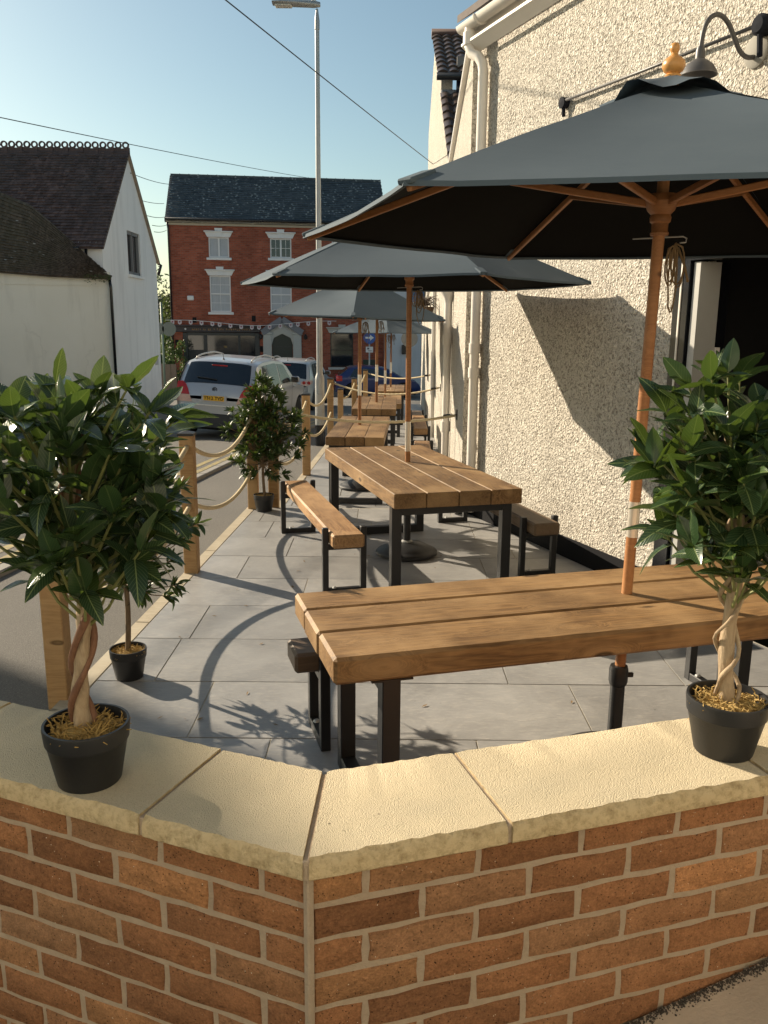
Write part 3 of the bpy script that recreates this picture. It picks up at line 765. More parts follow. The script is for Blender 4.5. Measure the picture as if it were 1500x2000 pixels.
# ================================================================ PARASOLS
def parasol(label, base, r, ze, za, yaw, zb, lean=(0, 0), tilt=(0, 0), ferrule=(1.02, 1.22), detail=True, collar=.34, pr=.021):
    """base: pole foot (x, y); ze / za: height of canopy edge and apex; zb: bottom of the wooden pole"""
    bx, by = base
    t = thing('parasol', label, 'parasol', (bx, by, 0), 0, 'dark grey parasols on wooden poles')
    top = Vector((lean[0], lean[1], za+.02)); foot = Vector((0, 0, zb))
    def ax(z): return foot.lerp(top, (z-zb)/(top.z-zb))
    N = 6
    def tilted(x, y, z): return Vector((x+ax(za).x, y+ax(za).y, z+tilt[0]*x+tilt[1]*y))
    cor = [(r*cos(yaw+2*pi*k/N), r*sin(yaw+2*pi*k/N)) for k in range(N)]
    def surf(k, f, s):
        a, b = cor[k], cor[(k+1) % N]
        x = (a[0]+(b[0]-a[0])*s)*f; y = (a[1]+(b[1]-a[1])*s)*f
        bow = 4*s*(1-s)
        x *= 1-.014*bow*f; y *= 1-.014*bow*f
        z = za+(ze-za)*(f**1.07)-.07*bow*f*(1-f)-.008*bow*f
        z += .006*noise.noise(Vector((x*3+bx*7, y*3+k, .3)))*(f > .05)
        return tilted(x, y, z)
    m = MB()
    for k in range(N):
        m.grid([[surf(k, i/14, j/10) for j in range(11)] for i in range(15)])
        # hem turned under along the edge
        m.grid([[surf(k, 1.0, j/10) for j in range(11)], [surf(k, 1.004, j/10)-Vector((0, 0, .012)) for j in range(11)], [surf(k, .985, j/10)-Vector((0, 0, .013)) for j in range(11)]])
    m.cur = 1  # second layer just beneath, underside shade put in as black colour
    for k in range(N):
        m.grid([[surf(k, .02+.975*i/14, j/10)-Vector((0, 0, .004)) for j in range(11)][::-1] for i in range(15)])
    canopy = obj('canopy', m, [FABRIC, UNDERSIDE_SHADE], t, smooth=50)
    for k in range(N):                                  # corner pockets
        m = MB(); a = surf(k, 1.0, 0); b = surf(k, .93, 0); m.beam(a+Vector((0, 0, -.004)), b+Vector((0, 0, -.006)), .05, .016, .004)
        obj('corner_pocket', m, FABRIC, canopy)
    m = MB(); rv = .235
    rows = []
    for i in range(8):
        f = i/7; row = []
        for j in range(37):
            a = 2*pi*j/36+yaw; rr = rv*f*(1+.04*cos(6*(a-yaw)))
            z = za+.034-.085*f+(.014*sin(3*a+1.3)*f*f+.016*cos(5*a)*f*f+.01*sin(7*a)*f*f)
            row.append(tilted(rr*cos(a), rr*sin(a), z))
        rows.append(row)
    m.grid(rows); obj('vent_flap', m, FABRIC, canopy, smooth=True)
    m = MB(); zz = [zb+(za-zb)*i/8 for i in range(9)]; m.tube([ax(z) for z in zz], pr, 14); pole = obj('pole', m, W_TEAK, t, smooth=40)
    m = MB(); m.tube([ax(ferrule[0]), ax(ferrule[1])], pr+.0012, 14); obj('ferrule', m, BRASS, pole, smooth=40)
    hz = ze+.055
    m = MB(); h0 = ax(hz)
    m.lathe([(pr, -.082), (.031, -.082), (.033, -.072), (.029, -.066), (.029, -.04), (.036, -.034), (.038, -.02), (.034, -.01), (.048, .005), (.058, .035), (.05, .06), (pr, .062)], h0, 18)
    obj('hub', m, W_TEAK, t, smooth=35)
    m = MB(); m.lathe([(.045, -.09), (.05, -.05), (.03, -.02), (pr, -.02)], ax(za), 16); obj('top_hub', m, W_TEAK, t, smooth=35)
    for k in range(N):
        e = surf(k, .99, 0)-Vector((0, 0, .018)); c0 = ax(za)+Vector((0, 0, -.05))
        m = MB(); m.beam(c0, e, .016, .026, .003); obj('rib', m, W_TEAK, t)
        q = surf(k, .52, 0)-Vector((0, 0, .035)); a = yaw+2*pi*k/N
        m = MB(); m.beam(h0+Vector((.045*cos(a), .045*sin(a), .03)), q, .016, .026, .003); obj('strut', m, W_TEAK, t)
    m = MB(); m.lathe([(.026, .0), (.028, .008), (.021, .014), (.033, .022), (.040, .036), (.038, .052), (.026, .064), (.014, .072), (.011, .079), (.016, .088), (.017, .098), (.012, .110), (0, .114)], ax(za)+Vector((0, 0, .022)), 20)
    obj('finial', m, plain('varnished_finial', (.55,.27,.075), .35, .1) if 'fin' not in bpy.data.materials else bpy.data.materials['fin'], t, smooth=50)
    # pin and hanging cord
    pz = hz-.092; pc = ax(pz)
    m = MB(); m.tube([pc+Vector((-.09, .01, .0)), pc+Vector((.085, -.01, .008)), pc+Vector((.098, -.01, .002)), pc+Vector((.096, -.01, -.012)), pc+Vector((.075, -.01, -.014))], .0028, 6); obj('pin', m, GREY_METAL, t, smooth=True)
    m = MB(); rr = random.Random(int(bx*100)+5)
    for q in range(6):
        w = rr.uniform(.012, .03); l = rr.uniform(.09, .16) if q else .24; cx = .05+rr.uniform(-.012, .035)
        m.tube([pc+Vector((.06, -.01, -.015))]+[pc+Vector((cx+w*sin(u), -.012+.01*rr.random(), -.02-l*.5*(1-cos(u)))) for u in [pi*.15*i for i in range(1, 13)]]+[pc+Vector((.06, -.01, -.02))], .0031, 6)
    m.tube([pc+Vector((.07, -.01, -.03)), pc+Vector((.1, -.012, -.1)), pc+Vector((.115, -.01, -.15))], .0045, 6)
    obj('cord', m, CORD, t, smooth=True)
    return t
def parasol_base(label, x, y, z, r=.243):
    t = thing('parasol_stand', label, 'parasol base', (x, y, z), 0, 'round black parasol bases')
    m = MB(); m.lathe([(r-.02, 0), (r, .012), (r, .03), (r-.012, .042), (r-.03, .046), (r-.045, .058), (r-.10, .085), (.06, .098), (.045, .105), (.0, .105)], (0, 0, 0), 40); obj('weight', m, BLACK_PLASTIC, t, smooth=35)
    m = MB(); m.lathe([(.045, .1), (.043, .112), (.03, .118)], (0, 0, 0), 20, cap=False); obj('ring', m, GREY_METAL, t, smooth=30)
    m = MB(); m.lathe([(.029, .1), (.029, .36), (.034, .365), (.038, .38), (.038, .43), (.034, .445), (.0225, .447)], (0, 0, 0), 18); m.box((.045, 0, .405), (.03, .012, .02), None, .003); obj('sleeve', m, BLACK_METAL, t, smooth=35)
    return t
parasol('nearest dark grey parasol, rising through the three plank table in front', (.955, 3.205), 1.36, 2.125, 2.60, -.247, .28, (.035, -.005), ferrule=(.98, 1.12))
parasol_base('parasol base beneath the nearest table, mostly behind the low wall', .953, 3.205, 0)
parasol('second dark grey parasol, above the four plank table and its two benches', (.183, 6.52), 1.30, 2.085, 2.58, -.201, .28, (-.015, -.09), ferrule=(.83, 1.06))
parasol_base('parasol base on the grey slabs under the four plank table', .183, 6.52, 0)
parasol('third parasol, half pale in the sun, on the leftmost of the thin far poles', (-.296, 9.95), 1.10, 1.87, 2.33, radians(-92), .17, (.0, 0), tilt=(-.03, 0), ferrule=(.98, 1.22))
parasol_base('parasol base seen under the near end of the four plank table', -.296, 9.9, Z2)
parasol('fourth parasol, mostly behind the third, on the pole right of the arrow sign', (-.13, 13.0), 1.10, 1.90, 2.33, radians(-90), .17, ferrule=(.95, 1.2))
parasol('fifth parasol, its pale canopy edge below the third one', (.0, 16.3), 1.12, 1.66, 2.05, radians(-88), -.1, ferrule=(.7, .95))
parasol('farthest parasol on the slimmest pole, over the shaded table', (.13, 20.0), 1.08, 1.64, 2.05, radians(-90), -.1, ferrule=(.7, .95))

# ================================================================ POSTS AND ROPES
def post(label, x, y, zb, zt, w=.098):
    t = thing('rope_post', label, 'post', (x, y, zb), 0, 'square wooden posts carrying the rope')
    m = MB(); m.beam((0, 0, -.3), (0, 0, zt-zb-.02), w, w, .005, up=(0, 1, 0)); obj('shaft', m, W_POST, t)
    m = MB(); h = w/2+.006; z = zt-zb-.025
    m.add([(-h, -h, z), (h, -h, z), (h, h, z), (-h, h, z), (-h, -h, z+.018), (h, -h, z+.018), (h, h, z+.018), (-h, h, z+.018), (0, 0, z+.036)],
          [(0, 3, 2, 1), (0, 1, 5, 4), (1, 2, 6, 5), (2, 3, 7, 6), (3, 0, 4, 7), (4, 5, 8), (5, 6, 8), (6, 7, 8), (7, 4, 8)]); obj('cap', m, BLACK_PLASTIC, t)
    return t
POSTS = [(-1.56, 3.83, -.05, .98, 'nearest rope post, behind the big leafy tree on the coping'),
         (-1.40, 5.97, -.14, 1.03, 'rope post at the terrace edge between the two standing bay trees'),
         (-1.29, 8.20, -.24, 1.02, 'rope post just behind the left of the slim potted bay tree'),
         (-1.10, 8.30, -.24, 1.00, 'rope post hidden by the slim bay tree, carrying the first cross rope'),
         (-1.00, 10.77, -.34, .935, 'rope post directly left of the street lamp foot'),
         (-.91, 14.2, -.48, .925, 'rope post right of the street lamp, carrying the second cross rope'),
         (-.81, 15.5, -.52, .66, 'shorter rope post right of the street lamp'),
         (-.63, 17.4, -.6, .74, 'rope post in front of the blue car wheel'),
         (-.43, 18.6, -.64, .85, 'farthest rope post, carrying the last cross rope')]
for p in POSTS: post(p[4], *p[:4])
def rope(name, label, a, b, sag, r=.0165, twisted=False, group=None, n=40):
    a, b = Vector(a), Vector(b); m = MB()
    L = (b-a).length; n = int(max(n, L/.012)) if twisted else n
    pts = [a.lerp(b, i/n)-Vector((0, 0, sag*4*(i/n)*(1-i/n))) for i in range(n+1)]
    if twisted:
        f = lambda i, k, nn: 1+.22*abs(cos(1.5*(2*pi*k/nn)-i*.42))-.12
        m.tube(pts, r, 12, twist=f)
    else: m.tube(pts, r, 10, twist=lambda i, k, nn: 1+.03*((i+k) % 2))
    return tag(obj(name, m, ROPE, smooth=True), label, 'rope', group)
spans = [(0, 1, .88, .93, .48, .50, 'near'), (1, 2, .92, .91, .50, .40, 'second'), (3, 4, .91, .84, .45, .43, 'third'), (4, 5, .85, .83, .42, .36, 'fourth'), (6, 7, .50, .64, None, None, 'fifth')]
where = ['behind the big leafy tree', 'in front of the silver car', 'behind the slim bay tree', 'across the street lamp foot', 'in front of the blue car wheel']
for (i, j, ua, ub, la, lb, nm), wh in zip(spans, where):
    pi_, pj = POSTS[i], POSTS[j]
    ox = .05 if i != 3 else .0
    rope('rope', 'upper slack rope between posts '+wh, (pi_[0]+.01, pi_[1]+.05, ua), (pj[0]+.01, pj[1]-.05, ub), .19 if i < 5 else .12, group='slack ropes along the terrace edge')
    if la: rope('rope', 'lower slack rope between posts '+wh, (pi_[0]+.01, pi_[1]+.05, la), (pj[0]+.01, pj[1]-.05, lb), .16, group='slack ropes along the terrace edge')
rope('rope', 'slack rope rising to the farthest post by the blue car', (-.62, 17.45, .6), (-.44, 18.56, .74), .1, group='slack ropes along the terrace edge')
rope('cross_rope', 'twisted rope across the terrace from the slim bay tree to a hook on the wall', (-1.05, 8.28, .965), (.74, 8.93, .86), .095, .0135, True, 'ropes hung across the terrace')
rope('cross_rope', 'twisted rope across the terrace beyond the third table', (-.85, 14.2, .84), (.80, 12.75, .88), .14, .0135, True, 'ropes hung across the terrace')
rope('cross_rope', 'farthest rope across the terrace above the shaded table', (-.38, 18.6, .77), (.86, 16.5, .86), .09, .0135, False, 'ropes hung across the terrace')
for (y, z, lb) in ((8.95, .865, 'dark hook plate holding the first cross rope on the wall'), (12.75, .88, 'dark hook plate holding the second cross rope on the wall'), (16.5, .86, 'dark hook plate holding the farthest cross rope on the wall')):
    m = MB(); x = wx(y); m.box((x-.006, y, z), (.012, .03, .11), None, .003); m.tube([(x-.01, y, z), (x-.05, y, z-.005), (x-.065, y, z+.012)], .006, 8); m.beam((x-.15, y-.01, z-.016), (x-.07, y-.005, z-.006), .034, .034, .008)
    tag(obj('wall_hook', m, BLACK_METAL), lb, 'hook', 'rope hooks on the wall')

# ================================================================ POTTED BAY TREES
def leaf_mesh(name, L, Wd, droop, fold, mat, twist=0.0):
    """pointed oval blade along +x, folded along the midrib; uv x along, y across"""
    me = bpy.data.meshes.new(name); nu = 8; vs_ = []; uv = []; fs = []
    for i in range(nu+1):
        t = i/nu; w = Wd*(sin(pi*min(1, t*1.0)**.85))**.72 if 0 < t < 1 else 0.0008
        x = L*t; zc = -droop*t*t*L
        for j in (-1, -.5, 0, .5, 1):
            a = twist*t
            y = w*j; z = fold*abs(j)*w+.05*w*sin(t*17+j*2)*abs(j)
            vs_.append((x, y*cos(a)-z*sin(a), zc+y*sin(a)+z*cos(a))); uv.append((t, .5+.5*j*max(.05, w/Wd)))
    for i in range(nu):
        for j in range(4): fs.append((i*5+j, (i+1)*5+j, (i+1)*5+j+1, i*5+j+1))
    me.from_pydata(vs_, [], fs); me.materials.append(mat)
    l = me.uv_layers.new(name='UVMap')
    for p in me.polygons:
        p.use_smooth = True
        for li in p.loop_indices: l.data[li].uv = uv[me.loops[li].vertex_index]
    me.update(); return me
BIG = [leaf_mesh('leaf', .084, .0205, d, f, LEAF, tw) for d, f, tw in ((.12, .22, .0), (.38, .35, .3), (.62, .15, -.35), (-.15, .3, .15))]
SMALL = [leaf_mesh('leaf', .088, .0165, d, f, LEAF_SMALL, tw) for d, f, tw in ((.1, .25, .0), (.35, .35, .3), (-.12, .2, -.3))]
def pot_mesh(rt, rb, h):
    m = MB(); m.lathe([(rb*.97, 0), (rb, .003), (rt*.955-.002, h*.70), (rt-.003, h*.72), (rt, h*.96), (rt-.001, h), (rt-.006, h), (rt-.008, h*.8), (0, h*.8)], (0, 0, 0), 44); return m
def moss(t, rt, z, mat, seed, nst=420, thick=.0016):
    rr = random.Random(seed); m = MB()
    m.lathe([(rt-.006, z-.014), (rt*.8, z-.004), (rt*.4, z+.004), (0, z+.006)], (0, 0, 0), 20)
    for q in range(nst):
        a = rr.uniform(0, 2*pi); r = (rt-.012)*sqrt(rr.random()); p = Vector((r*cos(a), r*sin(a), z-.004+rr.uniform(0, .012)))
        d = Vector((rr.uniform(-1, 1), rr.uniform(-1, 1), rr.uniform(-.15, .75))).normalized(); e = Vector((rr.uniform(-1, 1), rr.uniform(-1, 1), rr.uniform(-.6, .4))).normalized()
        l = rr.uniform(.012, .03); pts = [p, p+d*l*.5, p+d*l*.8+e*l*.4]
        m.tube(pts, [thick, thick, thick*.5], 4, cap=False)
    o = obj('moss', m, mat, t); o['kind'] = 'stuff'
def tree(label, loc, rt, rb, h, crown_c, crown_r, trunk, ntips, nleaf, leaves, seed, mossmat, trunk_r=.011, shape='ball', lean=(0, 0), extra=0, scale=(.8, 1.15)):
    rr = random.Random(seed)
    t = thing('potted_bay_tree', label, 'potted tree', loc, rr.uniform(-.4, .4)*0, 'artificial bay trees in black pots')
    obj('pot', pot_mesh(rt, rb, h), BLACK_PLASTIC, t, smooth=40); moss(t, rt, h*.86, mossmat, seed)
    cc = Vector(crown_c)
    top = Vector((cc.x, cc.y, cc.z+crown_r[2]*.55)); base = Vector((0, 0, h*.78))
    def axis(f): return base.lerp(top, f)+Vector((.012*sin(f*9+seed), .012*cos(f*7), 0))*(1 if trunk == 'twist' else .6)
    if trunk == 'twist':
        m = MB(); n = 40; m.tube([axis(i/n) for i in range(n+1)], [.0165*(1-.35*i/n)*(1+.12*sin(i*1.3)) for i in range(n+1)], 12, twist=lambda i, k, nn: 1+.13*sin(3*2*pi*k/nn+i*.23)); obj('trunk', m, BARK_PALE, t, smooth=60)
        for ph, rad in ((0, .0085), (2.5, .007)):
            m = MB(); m.tube([axis(i/n)+Vector((cos(i/n*13+ph), sin(i/n*13+ph), 0))*(.021-.005*i/n) for i in range(n+1)], [rad*(1-.3*i/n)*(1+.15*sin(i*.9+ph)) for i in range(n+1)], 8); obj('vine', m, BARK_RED, t, smooth=60)
    elif trunk == 'vine':
        m = MB(); n = 40; m.tube([axis(i/n) for i in range(n+1)], [.0165*(1-.2*i/n)*(1+.06*sin(i*.9)) for i in range(n+1)], 12, twist=lambda i, k, nn: 1+.07*sin(2*2*pi*k/nn+i*.1)); obj('trunk', m, BARK_PALE, t, smooth=60)
        for ph, rad in ((1.9, .0052), (5.0, .0044)):
            m = MB(); m.tube([axis(i/n)+Vector((cos(i/n*17+ph), sin(i/n*17+ph), 0))*(.024+.006*sin(i*.8+ph)) for i in range(n+1)], [rad*(1+.2*sin(i*1.1+ph)) for i in range(n+1)], 8); obj('vine', m, BARK_PALE, t, smooth=60)
    else:
        m = MB(); n = 24; m.tube([axis(i/n) for i in range(n+1)], [trunk_r*(1.15-.5*i/n) for i in range(n+1)], 10); obj('trunk', m, BARK_THIN, t, smooth=60)
    # branches end in whorls of leaves
    tips = []; m = MB()
    for q in range(ntips):
        zf = -1+2*(q+.5)/ntips; a = q*2.39996+rr.uniform(-.35, .35)
        dirv = Vector((sqrt(max(0, 1-zf*zf))*cos(a), sqrt(max(0, 1-zf*zf))*sin(a), zf))
        if shape == 'egg': k = 1.0 if zf < -.15 else (1-.55*((zf+.15)/1.15)**1.3)
        else: k = 1.0
        rad = rr.choice((1.0, .95, .85, .62, .45))*rr.uniform(.9, 1.08)
        p = cc+Vector((dirv.x*crown_r[0]*k, dirv.y*crown_r[1]*k, dirv.z*crown_r[2]))*rad
        f0 = min(.97, max(.35, (p.z-.10-base.z)/(top.z-base.z)*.9)); s0 = axis(f0)
        midp = s0.lerp(p, .55)+Vector((0, 0, -.02))
        m.tube([s0, midp, p], [.0042, .0032, .0022], 5, cap=False)
        tips.append((p, (p-midp).normalized()))
    obj('branch', m, TWIG if trunk != 'thin' else BARK_THIN, t)['kind'] = 'stuff'
    cnt = 0; ex = MB(); exuv = []
    for q in range(nleaf+extra):
        p, d = tips[q % ntips]; k = q//ntips
        u = d.orthogonal().normalized(); w = d.cross(u); a = 2*pi*(k*.381966+rr.uniform(-.06, .06))*1.0+(q % ntips)
        spread = rr.uniform(.45, 1.25) if k > 0 else .25
        ld = (d*cos(spread)+(u*cos(a)+w*sin(a))*sin(spread)).normalized()
        ld = (ld+Vector((0, 0, rr.uniform(-.25, .3)))).normalized()
        pos = p-d*rr.uniform(0, .05)*(k > 1)
        z = Vector((rr.uniform(-.5, .5), rr.uniform(-.5, .5), 1)); y = z.cross(ld).normalized(); z = ld.cross(y)
        sc = rr.uniform(*scale)
        M = Matrix((ld, y, z)).transposed().to_4x4()
        me = rr.choice(leaves)
        if q < nleaf:
            o = bpy.data.objects.new('leaf', me); COL.objects.link(o); o.parent = t
            o.matrix_local = Matrix.Translation(pos) @ M @ Matrix.Scale(sc, 4)
        else:
            X = Matrix.Translation(pos) @ M @ Matrix.Scale(sc, 4)
            ex.add([X @ v.co for v in me.vertices], [tuple(pp.vertices) for pp in me.polygons]); exuv.append(me)
    if extra:
        o = obj('foliage', ex, leaves[0].materials[0], t, smooth=True); o['kind'] = 'stuff'
        l = o.data.uv_layers.new(name='UVMap'); i = 0
        for me in exuv:
            src = me.uv_layers[0].data
            for k in range(len(src)): l.data[i].uv = src[k].uv; i += 1
    return t
tree('large leaved bay tree with a twisted bark trunk standing on the left coping', (-.605, 1.598, .85), .0865, .064, .128, (.012, .0, .625), (.222, .20, .225), 'twist', 74, 300, BIG, 4, MOSS, extra=190)
tree('large leaved bay tree with a pale vine wrapped trunk on the right coping', (.765, 1.745, .85), .088, .063, .13, (-.025, .02, .625), (.205, .19, .21), 'vine', 70, 300, BIG, 9, MOSS_PALE, extra=170)
tree('slim trunked bay tree in a black pot on the terrace slabs behind the left coping', (-1.30, 4.07, 0), .093, .068, .158, (.02, 0, .90), (.38, .36, .53), 'thin', 110, 300, SMALL, 12, MOSS_PALE, .0125, 'egg', extra=1000, scale=(.7, 1.05))
tree('slim bay tree in a small black pot at the terrace edge by the rope post', (-1.17, 8.08, 0), .10, .075, .165, (.015, 0, .80), (.39, .37, .50), 'thin', 190, 300, SMALL, 21, MOSS_PALE, .013, 'egg', extra=2600, scale=(.62, .95))

# pale sack at the foot of the wall
m = MB()
random.seed(5)
R_ = []
for i in range(13):
    a = i/12; r = .11*sin(pi*min(.97, max(.03, a)))**.5
    R_.append([(.58+.36*a, 8.06+r*cos(2*pi*j/14)*1.1+.03*a, .10+r*sin(2*pi*j/14)*.9+.012*noise.noise(Vector((a*6, j*.9, 1)))) for j in range(15)])
m.grid(R_); tag(obj('sandbag', m, plain('pale_sacking', (.42,.38,.31), .9, .25, 25, bump=.004), smooth=True), 'pale lumpy sack lying at the wall foot under the tables', 'sack')

# ================================================================ STREET LAMP
sl = thing('street_lamp', 'tall grey steel street lamp with a flat lantern beside the terrace', 'street lamp', (-1.285, 16.8, zg(16.8)))
zb = zg(16.8)
m = MB(); m.lathe([(.092, -.2), (.092, 1.30), (.086, 1.36), (.062, 1.42), (.060, 1.45)], (0, 0, 0), 20); pb = obj('base_section', m, GREY_METAL, sl, smooth=30)
m = MB(); m.box((0, -.088, .75), (.10, .014, .55), None, .006); obj('access_door', m, GREY_METAL, pb)
m = MB(); m.lathe([(.0935, -.2), (.0935, .42)], (0, 0, 0), 20, cap=False); obj('paint_band', m, BLACK_PAINT, pb, smooth=30)
m = MB(); m.lathe([(.060, 1.44), (.047, 4.8), (.040, 7.55), (.046, 7.56), (.046, 7.70), (.02, 7.90)], (0, 0, 0), 18); obj('column', m, GREY_METAL, sl, smooth=30)
m = MB()
for z in (3.05, 3.12): m.lathe([(.058, z), (.066, z), (.066, z+.04), (.058, z+.04)], (0, 0, 0), 16)
obj('band_clip', m, BLACK_METAL, sl)
m = MB(); sec = [(.06, .035, .05), (-.05, .07, .075), (-.2, .09, .07), (-.42, .12, .055), (-.62, .13, .045), (-.80, .11, .03)]
rws = [[(x, w*cos(2*pi*j/16), 7.96+.0*x+(h*sin(2*pi*j/16) if sin(2*pi*j/16) > 0 else h*.6*sin(2*pi*j/16))+.03*(-x)) for j in range(17)] for x, w, h in sec]
m.grid(rws); m.poly(rws[0][:-1]); m.poly(rws[-1][:-1][::-1]); lh = obj('lantern', m, GREY_METAL, sl, smooth=50)
m = MB(); m.box((-.60, 0, 7.942), (.30, .17, .03), None, .01); obj('lens', m, plain('lens', (.55,.53,.48), .3), lh)
m = MB(); m.lathe([(.04, 8.0), (.042, 8.08), (.036, 8.12), (0, 8.13)], (-.06, 0, 0), 14); obj('photocell', m, WHITE_PVC, lh, smooth=40)

# ================================================================ CARS
def lerp_tab(tab, x):
    for (a, va), (b, vb) in zip(tab, tab[1:]):
        if x <= b: return va+(vb-va)*((x-a)/(b-a) if b > a else 0)
    return tab[-1][1]
def car(name, label, loc, heading, roll, L, Wd, top, belt, paint, seg, lights='oval', plate=None, clad=True, rails=True, pitch=0.0):
    """x runs from the rear (0) to the front (L); top = [(x, z)] outline over the tailgate, roof, bonnet"""
    t = thing(name, label, 'car', loc, heading, 'cars parked in the street'); t.rotation_euler = (roll, pitch, heading)
    hw = Wd/2
    def half(x, z):
        e = max(0, 1-(min(x, L-x))/.55); w = hw*(1-.16*e*e*(1.2 if x > L/2 else .8))
        if z > belt: w -= (z-belt)*.30
        if z < .45: w -= (.45-z)*.12
        return w
    def zt(x): return lerp_tab(top, x)
    def P(x, s):                             # upper skin
        z0 = zt(x); k = abs(s)
        return Vector((x-.05*(k**3)*(-1 if x < .6 else 0)*1.0, s*half(x, z0-.03), z0-.055*k**6+.018*(1-k*k)))
    wheels = (.78, L-.86); wr = .345
    def zlow(x):
        z = .30
        for w in wheels:
            d = abs(x-w)
            if d < wr+.07: z = max(z, .33+sqrt(max(0, (wr+.07)**2-d*d)))
        return z
    def Q(x, f, sg):                         # flank
        a = zlow(x); b = zt(x)-.055; z = a+(b-a)*f
        return Vector((x-.0, sg*half(x, z), z))
    xs = sorted(set([p[0] for p in top]+[L*i/60 for i in range(61)]))
    body = MB(); body.grid([[P(x, s/8) for s in range(-8, 9)] for x in xs])
    for sg in (-1, 1):
        g = [[Q(x, f/10, sg) for f in range(11)] for x in xs]
        body.grid(g if sg < 0 else [r[::-1] for r in g])
    for x in (0, L):
        g = [[Vector((x+(.05 if x == 0 else -.05)*abs(s/8)**3, (s/8)*half(x, z), z)) for s in range(-8, 9)] for z in [.30+(zt(x)-.055-.30)*i/8 for i in range(9)]]
        body.grid(g if x == L else [r[::-1] for r in g])
    b = obj('body', body, paint, t, smooth=40)
    m = MB(); m.box((L/2, 0, .42), (L-.5, Wd-.3, .5)); obj('underbody', m, DARK_CAVITY, t)
    off = .006
    def patch_top(x0, x1, s0, s1, n=14, o=off):
        mm = MB(); rows = []
        for i in range(n+1):
            x = x0+(x1-x0)*i/n; row = []
            for j in range(n+1):
                s = s0+(s1-s0)*j/n; p = P(x, s)
                e = .02; nx = (P(x+e, s)-P(x-e, s)).cross(P(x, s+e)-P(x, s-e)); nx.normalize()
                if nx.z < 0: nx = -nx
                row.append(p+nx*o)
            rows.append(row)
        mm.grid(rows); return mm
    xr0, xr1 = seg['rear_glass']; xw0, xw1 = seg['screen']
    obj('rear_window', patch_top(xr0, xr1, -.86, .86), GLASS_DARK, t, smooth=True)
    obj('windscreen', patch_top(xw0, xw1, -.86, .86), GLASS_DARK, t, smooth=True)
    for sg in (-1, 1):
        for (xa, xb, xc, xd) in seg['side']:            # bottom from xa to xb, top from xc to xd
            mm = MB(); rows = []
            for i in range(9):
                f = i/8; row = []
                for j in range(7):
                    g = j/6; x = (xa+(xb-xa)*f)*(1-g)+(xc+(xd-xc)*f)*g; z0 = belt+.03; z1 = zt(x)-.115
                    z = z0+(max(z1, z0+.01)-z0)*g; row.append(Vector((x, sg*(half(x, z)+.005), z)))
                rows.append(row)
            mm.grid(rows if sg < 0 else [r[::-1] for r in rows]); obj('side_window', mm, GLASS_DARK, t, smooth=True)
        mm = MB(); xm = seg['mirror']; mm.box((xm, sg*(hw+.10), belt+.09), (.12, .20, .15), None, .035); mi = obj('mirror', mm, paint, t, smooth=40)
        mm = MB(); mm.box((xm-.062, sg*(hw+.10), belt+.09), (.006, .17, .12), None, .002); obj('mirror_glass', mm, GLASS_DARK, mi)
        for wxp in wheels:
            mm = MB(); Rx = Matrix.Rotation(pi/2, 3, 'X'); mm.lathe([(.2, -.1), (wr-.03, -.11), (wr, -.09), (wr, .09), (wr-.03, .11), (.2, .1)], (wxp, sg*(hw-.13), wr), 28, Rx); ty = obj('tyre', mm, plain('tyre_rubber', (.012,.012,.013), .85) if 'tyre_rubber' not in bpy.data.materials else bpy.data.materials['tyre_rubber'], t, smooth=40)
            mm = MB(); mm.lathe([(.215, -.06), (.215, .075), (.2, .08)], (wxp, sg*(hw-.13), wr), 28, Rx, cap=False)
            for k in range(7):
                a = 2*pi*k/7; c = Vector((wxp, sg*(hw-.065), wr)); mm.beam(c, c+Vector((.2*cos(a), 0, .2*sin(a))), .05, .03, .006, up=(0, 1, 0))
            obj('rim', mm, GREY_METAL, ty)
            mm = MB(); mm.lathe([(.0, -.07), (wr+.05, -.07), (wr+.05, .0)], (wxp, sg*(hw-.20), wr+.02), 24, Rx); obj('wheel_arch', mm, DARK_CAVITY, t)
        if rails:
            mm = MB(); r0, r1 = seg['rails']; pts = []
            for i in range(13):
                f = i/12; x = r0+(r1-r0)*f; q = P(x, sg*.80); pts.append(q+Vector((0, 0, .012+.055*sin(pi*f)**.45)))
            mm.tube(pts, .017, 8); obj('roof_rail', mm, plain('rail_silver', (.48,.47,.45), .35, metal=.4) if 'rail_silver' not in bpy.data.materials else bpy.data.materials['rail_silver'], t, smooth=True)
    RED = plain('tail_light_red', (.42,.022,.02), .15, .3, 12) if 'tail_light_red' not in bpy.data.materials else bpy.data.materials['tail_light_red']
    CLEAR = plain('tail_light_clear', (.62,.42,.36), .15, .3, 20) if 'tail_light_clear' not in bpy.data.materials else bpy.data.materials['tail_light_clear']
    CLAD = plain('grey_bumper_plastic', (.035,.037,.042), .7, .15) if 'grey_bumper_plastic' not in bpy.data.materials else bpy.data.materials['grey_bumper_plastic']
    CHROME = plain('chrome_trim', (.72,.71,.69), .3, .05, metal=.3) if 'chrome_trim' not in bpy.data.materials else bpy.data.materials['chrome_trim']
    zr = zt(0)
    def rear(y, z, o=.008):
        x = 0.0
        if z > zr-.02:
            for (xa, za), (xb, zb_) in zip(top, top[1:]):
                if za <= z <= zb_: x = xa+(xb-xa)*(z-za)/max(1e-6, zb_-za); break
        k = min(1, abs(y)/half(x, z)); return Vector((x+.05*k**3-o, y, z))
    def rear_patch(pts, o=.01, depth=.03):
        mm = MB(); a = [rear(y, z, o) for y, z in pts]; b_ = [p+Vector((depth, 0, 0)) for p in a]; n = len(a)
        mm.add(a+b_, [tuple(range(n-1, -1, -1))]+[(i, (i+1) % n, n+(i+1) % n, n+i) for i in range(n)]); return mm
